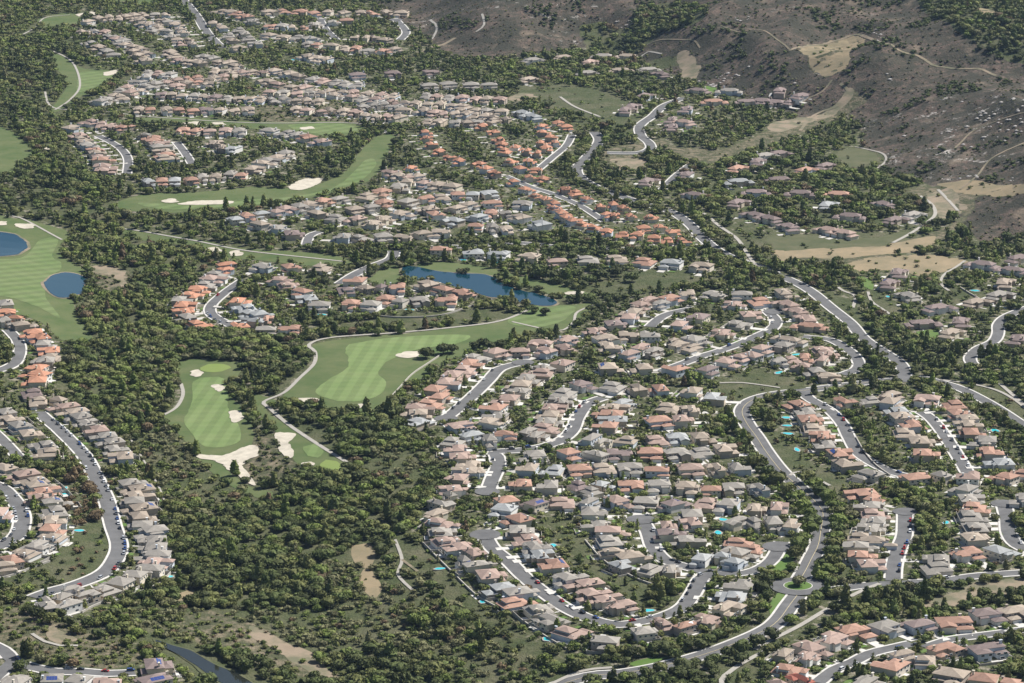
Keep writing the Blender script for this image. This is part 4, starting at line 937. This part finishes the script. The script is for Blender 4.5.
ARR = {(k, l, s): crown_arr(k, l, hash((k == 'tall', k == 'bush', l, s)) % 9999) for k in KINDS_ for l in (0, 1, 2) for s in range(4)}
def trunk_mesh(kind):
    m = MB(); hh = dict(round=.75, tall=2.0, bush=.5)[kind]
    def tube(a, b_, r0, r1, n=6):
        a, b_ = Vector(a), Vector(b_); q = (b_-a).to_track_quat('Z', 'Y'); v = []
        for p_, r_ in ((a, r0), (b_, r1)):
            for i in range(n): v.append(tuple(p_+q @ Vector((r_*math.cos(6.283*i/n), r_*math.sin(6.283*i/n), 0))))
        m.add(v, [[i, (i+1) % n, n+(i+1) % n, n+i] for i in range(n)]+[list(range(n, 2*n))])
    tube((0, 0, -.15), (0, 0, hh), .085, .05)
    for k in range(4): a = k*1.6+.4; z = hh*(.5+.12*k); tube((0, 0, z), (.45*math.cos(a), .45*math.sin(a), z+.4), .045, .018, 5)
    return m.me('trunk', [M['bark']])
TRK = {k: trunk_mesh(k) for k in KINDS_}
CR = {}
def crown_mesh(kind, s, tint):
    k = (kind, s, tint)
    if k not in CR:
        V, f, T = ARR[(kind, 0, s)]; CR[k] = mesh_np('crown', V, f, [M['leaf']], tint=T*np.array(TINT[tint][0])*TBV)
    return CR[k]
def tree(x, y, r, kind, tint, lab, grp, cat='tree'):
    o = bpy.data.objects.new({'round': 'broadleaf_tree', 'tall': 'tall_tree', 'bush': 'large_bush'}[kind], None); link(o)
    o.location = (x, y, float(height(x, y))); o.rotation_euler = (0, 0, rr.uniform(0, 6)); o.scale = (r, r, r*rr.uniform(.92, 1.12)); tag(o, lab, cat, grp)
    link(bpy.data.objects.new('trunk', TRK[kind]), o); link(bpy.data.objects.new('crown', crown_mesh(kind, rr.randrange(4), tint)), o)
nsolo = 0; placed = []
def adj(tint): return TINT[tint][1]
for ph, s in GOLFTREES:
    P = pts(s)
    for i, (px, py) in enumerate(P):
        X, Y = at(px, py, 3.5); x, y = float(X[0]), float(Y[0])
        if 'avenue' in ph: tint = rr.choice(['deep', 'bright', 'olive', 'bright']); r = rr.uniform(5.2, 6.4); kind = 'round'
        elif 'fairway' in ph: tint = 'dark'; r = rr.uniform(4.5, 6); kind = 'round'
        elif 'open slope' in ph: tint = 'dark'; r = rr.uniform(2, 3); kind = 'round'
        elif 'bottom right' in ph: tint = rr.choice(['dark', 'olive', 'deep']); r = rr.uniform(4.6, 6); kind = rr.choice(['tall', 'round'])
        elif 'lake' in ph and 'big' in ph: tint = rr.choice(['dark', 'deep']); r = rr.uniform(5.5, 7.5); kind = 'round'
        else: tint = rr.choice(['dark', 'deep', 'deep', 'olive']); r = rr.uniform(3.8, 5.2); kind = 'round'
        tree(x, y, r, kind, tint, '%s tree, %s %s' % (adj(tint), ordn(i), ph), 'trees '+' '.join(ph.split()[3:]) if False else 'trees in rows and clumps'); nsolo += 1
        placed.append((x, y, r)); stamp([(x, y)], r*.8)
X, Y = at(799, 586.5); tree(float(X[0]), float(Y[0]), 4.6, 'round', 'grey', 'wide grey-green tree alone on the roundabout island', 'trees in rows and clumps'); nsolo += 1
# planting of everything else: jittered grid, thinned by zone
cand = []
for (y0, y1, st) in ((1660, 2300, 5.2), (2300, 2900, 5.8), (2900, 4700, 7.2)):
    gx, gy = np.meshgrid(np.arange(-880, 880, st), np.arange(y0, y1, st)); gx = gx.ravel()+rng.uniform(-.45, .45, gx.size)*st; gy = gy.ravel()+rng.uniform(-.45, .45, gy.size)*st
    cand.append(np.stack([gx, gy, np.full(gx.shape, st)], 1))
cand = np.concatenate(cand); z = height(cand[:, 0], cand[:, 1]); u, v, fw = project(cand[:, 0], cand[:, 1], z+3)
ok = (u > -50) & (u < 1074) & (v > -25) & (v < 725); cand, z, u, v, fw = cand[ok], z[ok], u[ok], v[ok], fw[ok]
bl = look(block, cand[:, 0], cand[:, 1]); zn = look(zone, cand[:, 0], cand[:, 1]); rs = look(resz, cand[:, 0], cand[:, 1])
clump = fbm(cand[:, 0]/42, cand[:, 1]/42, 21, 3)/.875; tone = fbm(cand[:, 0]/80, cand[:, 1]/80, 31, 3)/.875
n = len(cand); R = rng.random(n)
prob = np.select([zn == 1, zn == 2, zn == 3, zn == 4, zn == 5, zn == 6], [.62+.9*(clump-.45), .07+.3*(clump > .58), .34+.5*(clump > .6), .06, 0.0, .5+.3*(clump > .5)], .62)
prob = np.where((rs == 1) & (zn != 1), np.maximum(prob, .72*(zn != 4)*(zn != 2)+.3*(zn == 2)), prob)
av = (look(avn, cand[:, 0], cand[:, 1]) == 1) & (zn != 5)
prob = np.where(av, .92, prob)
# more cover in the gullies and the wooded upper part of the hills
keep = (R < prob) & (bl == 0) & (zn != 5)
cand, z, u, v, fw, zn, rs, clump, tone, av = [a[keep] for a in (cand, z, u, v, fw, zn, rs, clump, tone, av)]
n = len(cand); st = cand[:, 2]
r = rng.uniform(2.6, 4.6, n)
r = np.where(zn == 1, rng.uniform(2.2, 5.4, n)*(.75+.5*clump), r); r = np.where((rs == 1) & (zn != 1), rng.uniform(1.3, 3.1, n), r)
r = np.where(zn == 2, rng.uniform(1.2, 2.6, n), r); r = np.where(zn == 3, rng.uniform(.7, 1.7, n)+1.4*(clump > .66), r); r = np.where((zn == 6) | (zn == 4), rng.uniform(.9, 2.4, n), r)
r = np.where(av & (rs == 0), rng.uniform(3, 4.8, n), r); bk = (zn == 3) & (tone > .6); r = np.where(bk, r*1.1, r)
scr = (zn == 1) & (tone > .51) & (v > 430); r = np.where(scr, rng.uniform(1.5, 3.4, n), r)
r = np.where((rs == 1) & (zn != 1) & (v < 230), rng.uniform(1.2, 2.4, n), r)
kind = np.where((((zn == 3) | (zn == 4) | (zn == 6)) & ~av) | (r < 2) | (scr & (rng.random(n) < .8)), 2, np.where(rng.random(n) < np.where(zn == 1, .05, .15), 1, 0))
TINT_ = 0; names = list(TINT); tr = rng.random(n)+(tone-.5)*1.6
tint = np.select([tr < .12, tr < .38, tr < .66, tr < .84, tr < .92, tr < .97], [0, 5, 1, 2, 3, 4], 6)
tint = np.where(scr & (rng.random(n) < .45), 3, tint)
tint = np.where((zn == 0) & (tint == 4) & (rng.random(n) < .5), 0, tint)
tint = np.where(zn == 3, np.where(clump > .6, rng.choice([0, 5, 5], n), rng.choice([3, 4, 1, 3], n)), tint)
brn = (u < 115) & (v > 455) & (v < 590) & (u > 65) & (zn != 1); tint = np.where(brn & (rng.random(n) < .6), 4, tint)
szpx = r*F/fw; vis = (u > 4) & (u < 1020) & (v > 5) & (v < 690)
score = szpx*vis*np.where(kind == 2, .5, 1); order = np.argsort(-score); solo_i = order[:298-nsolo]; isolo = np.zeros(n, bool); isolo[solo_i] = True
def place_name(u, v):
    for (a, b_, c, d, s) in ((0, 560, 180, 690, 'in the woods around the lower left streets'), (180, 600, 420, 690, 'in woodland left of centre at the bottom edge'), (420, 600, 620, 690, 'in the woodland below the perimeter wall'),
                             (180, 480, 420, 600, 'in the riverside woodland around the dry clearing'), (420, 480, 730, 690, 'in gardens of the lower central streets'), (730, 560, 1024, 690, 'around the bottom right corner houses'), (0, 380, 420, 600, 'in the valley woodland below the fairways'), (730, 380, 1024, 600, 'among the eastern streets'),):
        if a <= u < c and b_ <= v < d: return s
    return 'in the far woodland and gardens'
for i in solo_i:
    k = KINDS_[kind[i]]; t = names[tint[i]]
    pl = place_name(u[i], v[i]); sh = {'round': 'round', 'tall': 'tall narrow', 'bush': 'low bushy'}[k]
    tree(cand[i, 0], cand[i, 1], r[i], k, t, '%s %s tree %s' % (sh, adj(t), pl), '%s %s trees %s' % (sh, adj(t), pl))
tints = np.array([TINT[k][0] for k in names])*TBV
def bake(sel, name, lab, cat):
    VV, FF, TT = [], [], []; nb = 0
    lod = np.where(szpx > 4.2, 0, np.where(szpx > 2.6, 1, 2)); lod = np.where((kind == 2), np.maximum(lod, 1), lod); var = rng.integers(0, 4, n)
    for ki in range(3):
        for l in range(3):
            for s_ in range(4):
                q = np.where(sel & (kind == ki) & (lod == l) & (var == s_))[0]
                if not len(q): continue
                V, f, T = ARR[(KINDS_[ki], l, s_)]
                if l == 0: V, f, T = ARR[(KINDS_[ki], 1, s_)] if ki == 2 else (V, f, T)
                a = rng.uniform(0, 6.28, len(q)); c, s2 = np.cos(a), np.sin(a); sc = r[q]; sz = sc*rng.uniform(.85, 1.15, len(q))
                x = (V[None, :, 0]*c[:, None]-V[None, :, 1]*s2[:, None])*sc[:, None]+cand[q, 0][:, None]
                y = (V[None, :, 0]*s2[:, None]+V[None, :, 1]*c[:, None])*sc[:, None]+cand[q, 1][:, None]
                zz = V[None, :, 2]*sz[:, None]+z[q][:, None]-.2
                VV.append(np.stack([x, y, zz], -1).reshape(-1, 3).astype(np.float32)); FF.append((f[None]+(np.arange(len(q))*len(V))[:, None, None]+nb).reshape(-1, 3)); nb += len(q)*len(V)
                tb = tints[tint[q]]*(rng.uniform(.82, 1.2, len(q))*np.where((rs[q] == 1) & (zn[q] != 1), 1.18, 1.0))[:, None]; TT.append((T[None]*tb[:, None, :]).reshape(-1, 3).astype(np.float32))
    if not VV: return
    F_ = np.concatenate(FF); print(name, len(F_))
    o = link(bpy.data.objects.new(name, mesh_np(name, np.concatenate(VV), F_, [M['leaf']], tint=np.concatenate(TT)))); tag(o, lab, cat, kind='stuff')
names_ = 0
bake(~isolo & (zn == 3), 'hill_brush', 'low dry brush and dark bushes scattered over the bare hills', 'brush')
bake(~isolo & (zn != 3), 'woodland', 'continuous mass of green trees and shrubs over the valley and gardens', 'trees')
print('candidates', n, 'solo', nsolo, 'houses', len(H))
# boulders on the hills
ci = np.stack([rng.uniform(-200, 900, 26000), rng.uniform(2500, 4700, 26000)], 1); rk = fbm(ci[:, 0]/70, ci[:, 1]/70, 41, 3)/.875
ci = ci[(look(zone, ci[:, 0], ci[:, 1]) == 3) & (rk > .69)]; zc = height(ci[:, 0], ci[:, 1]); uu, vv_, _ = project(ci[:, 0], ci[:, 1], zc); q = (uu > 560) & (uu < 1060) & (vv_ > -10); ci, zc = ci[q], zc[q]
V, f = I1; V = V*rng.uniform(.6, 1.3, len(V))[:, None]; s_ = rng.uniform(.5, 2.3, len(ci))
A = V[None]*s_[:, None, None]*np.array([1.2, 1, .7])+np.stack([ci[:, 0], ci[:, 1], zc], 1)[:, None, :]
o = link(bpy.data.objects.new('boulders', mesh_np('boulders', A.reshape(-1, 3), (f[None]+(np.arange(len(ci))*len(V))[:, None, None]).reshape(-1, 3), [M['rock']]))); tag(o, 'pale rock outcrops and boulders strewn over the brown hills', 'rocks', kind='stuff')
# ------------------------------------------------------------------ haze
hb = MB(); hb.box(-33500, 33500, -4000, 41500, -60, 720); hz = mesh_np('haze', hb.v, hb.f, [])
mh = bpy.data.materials.new('haze'); mh.use_nodes = True; nt = mh.node_tree; nt.nodes.remove(nt.nodes['Principled BSDF']); pv = nt.nodes.new('ShaderNodeVolumePrincipled')
pv.inputs['Color'].default_value = (.5, .7, 1, 1); pv.inputs['Density'].default_value = .000014; pv.inputs['Anisotropy'].default_value = .2
nt.links.new(pv.outputs[0], nt.nodes['Material Output'].inputs['Volume']); hz.materials.append(mh)
tag(link(bpy.data.objects.new('haze', hz)), 'thin blue haze lying over the whole valley', 'haze', kind='stuff')
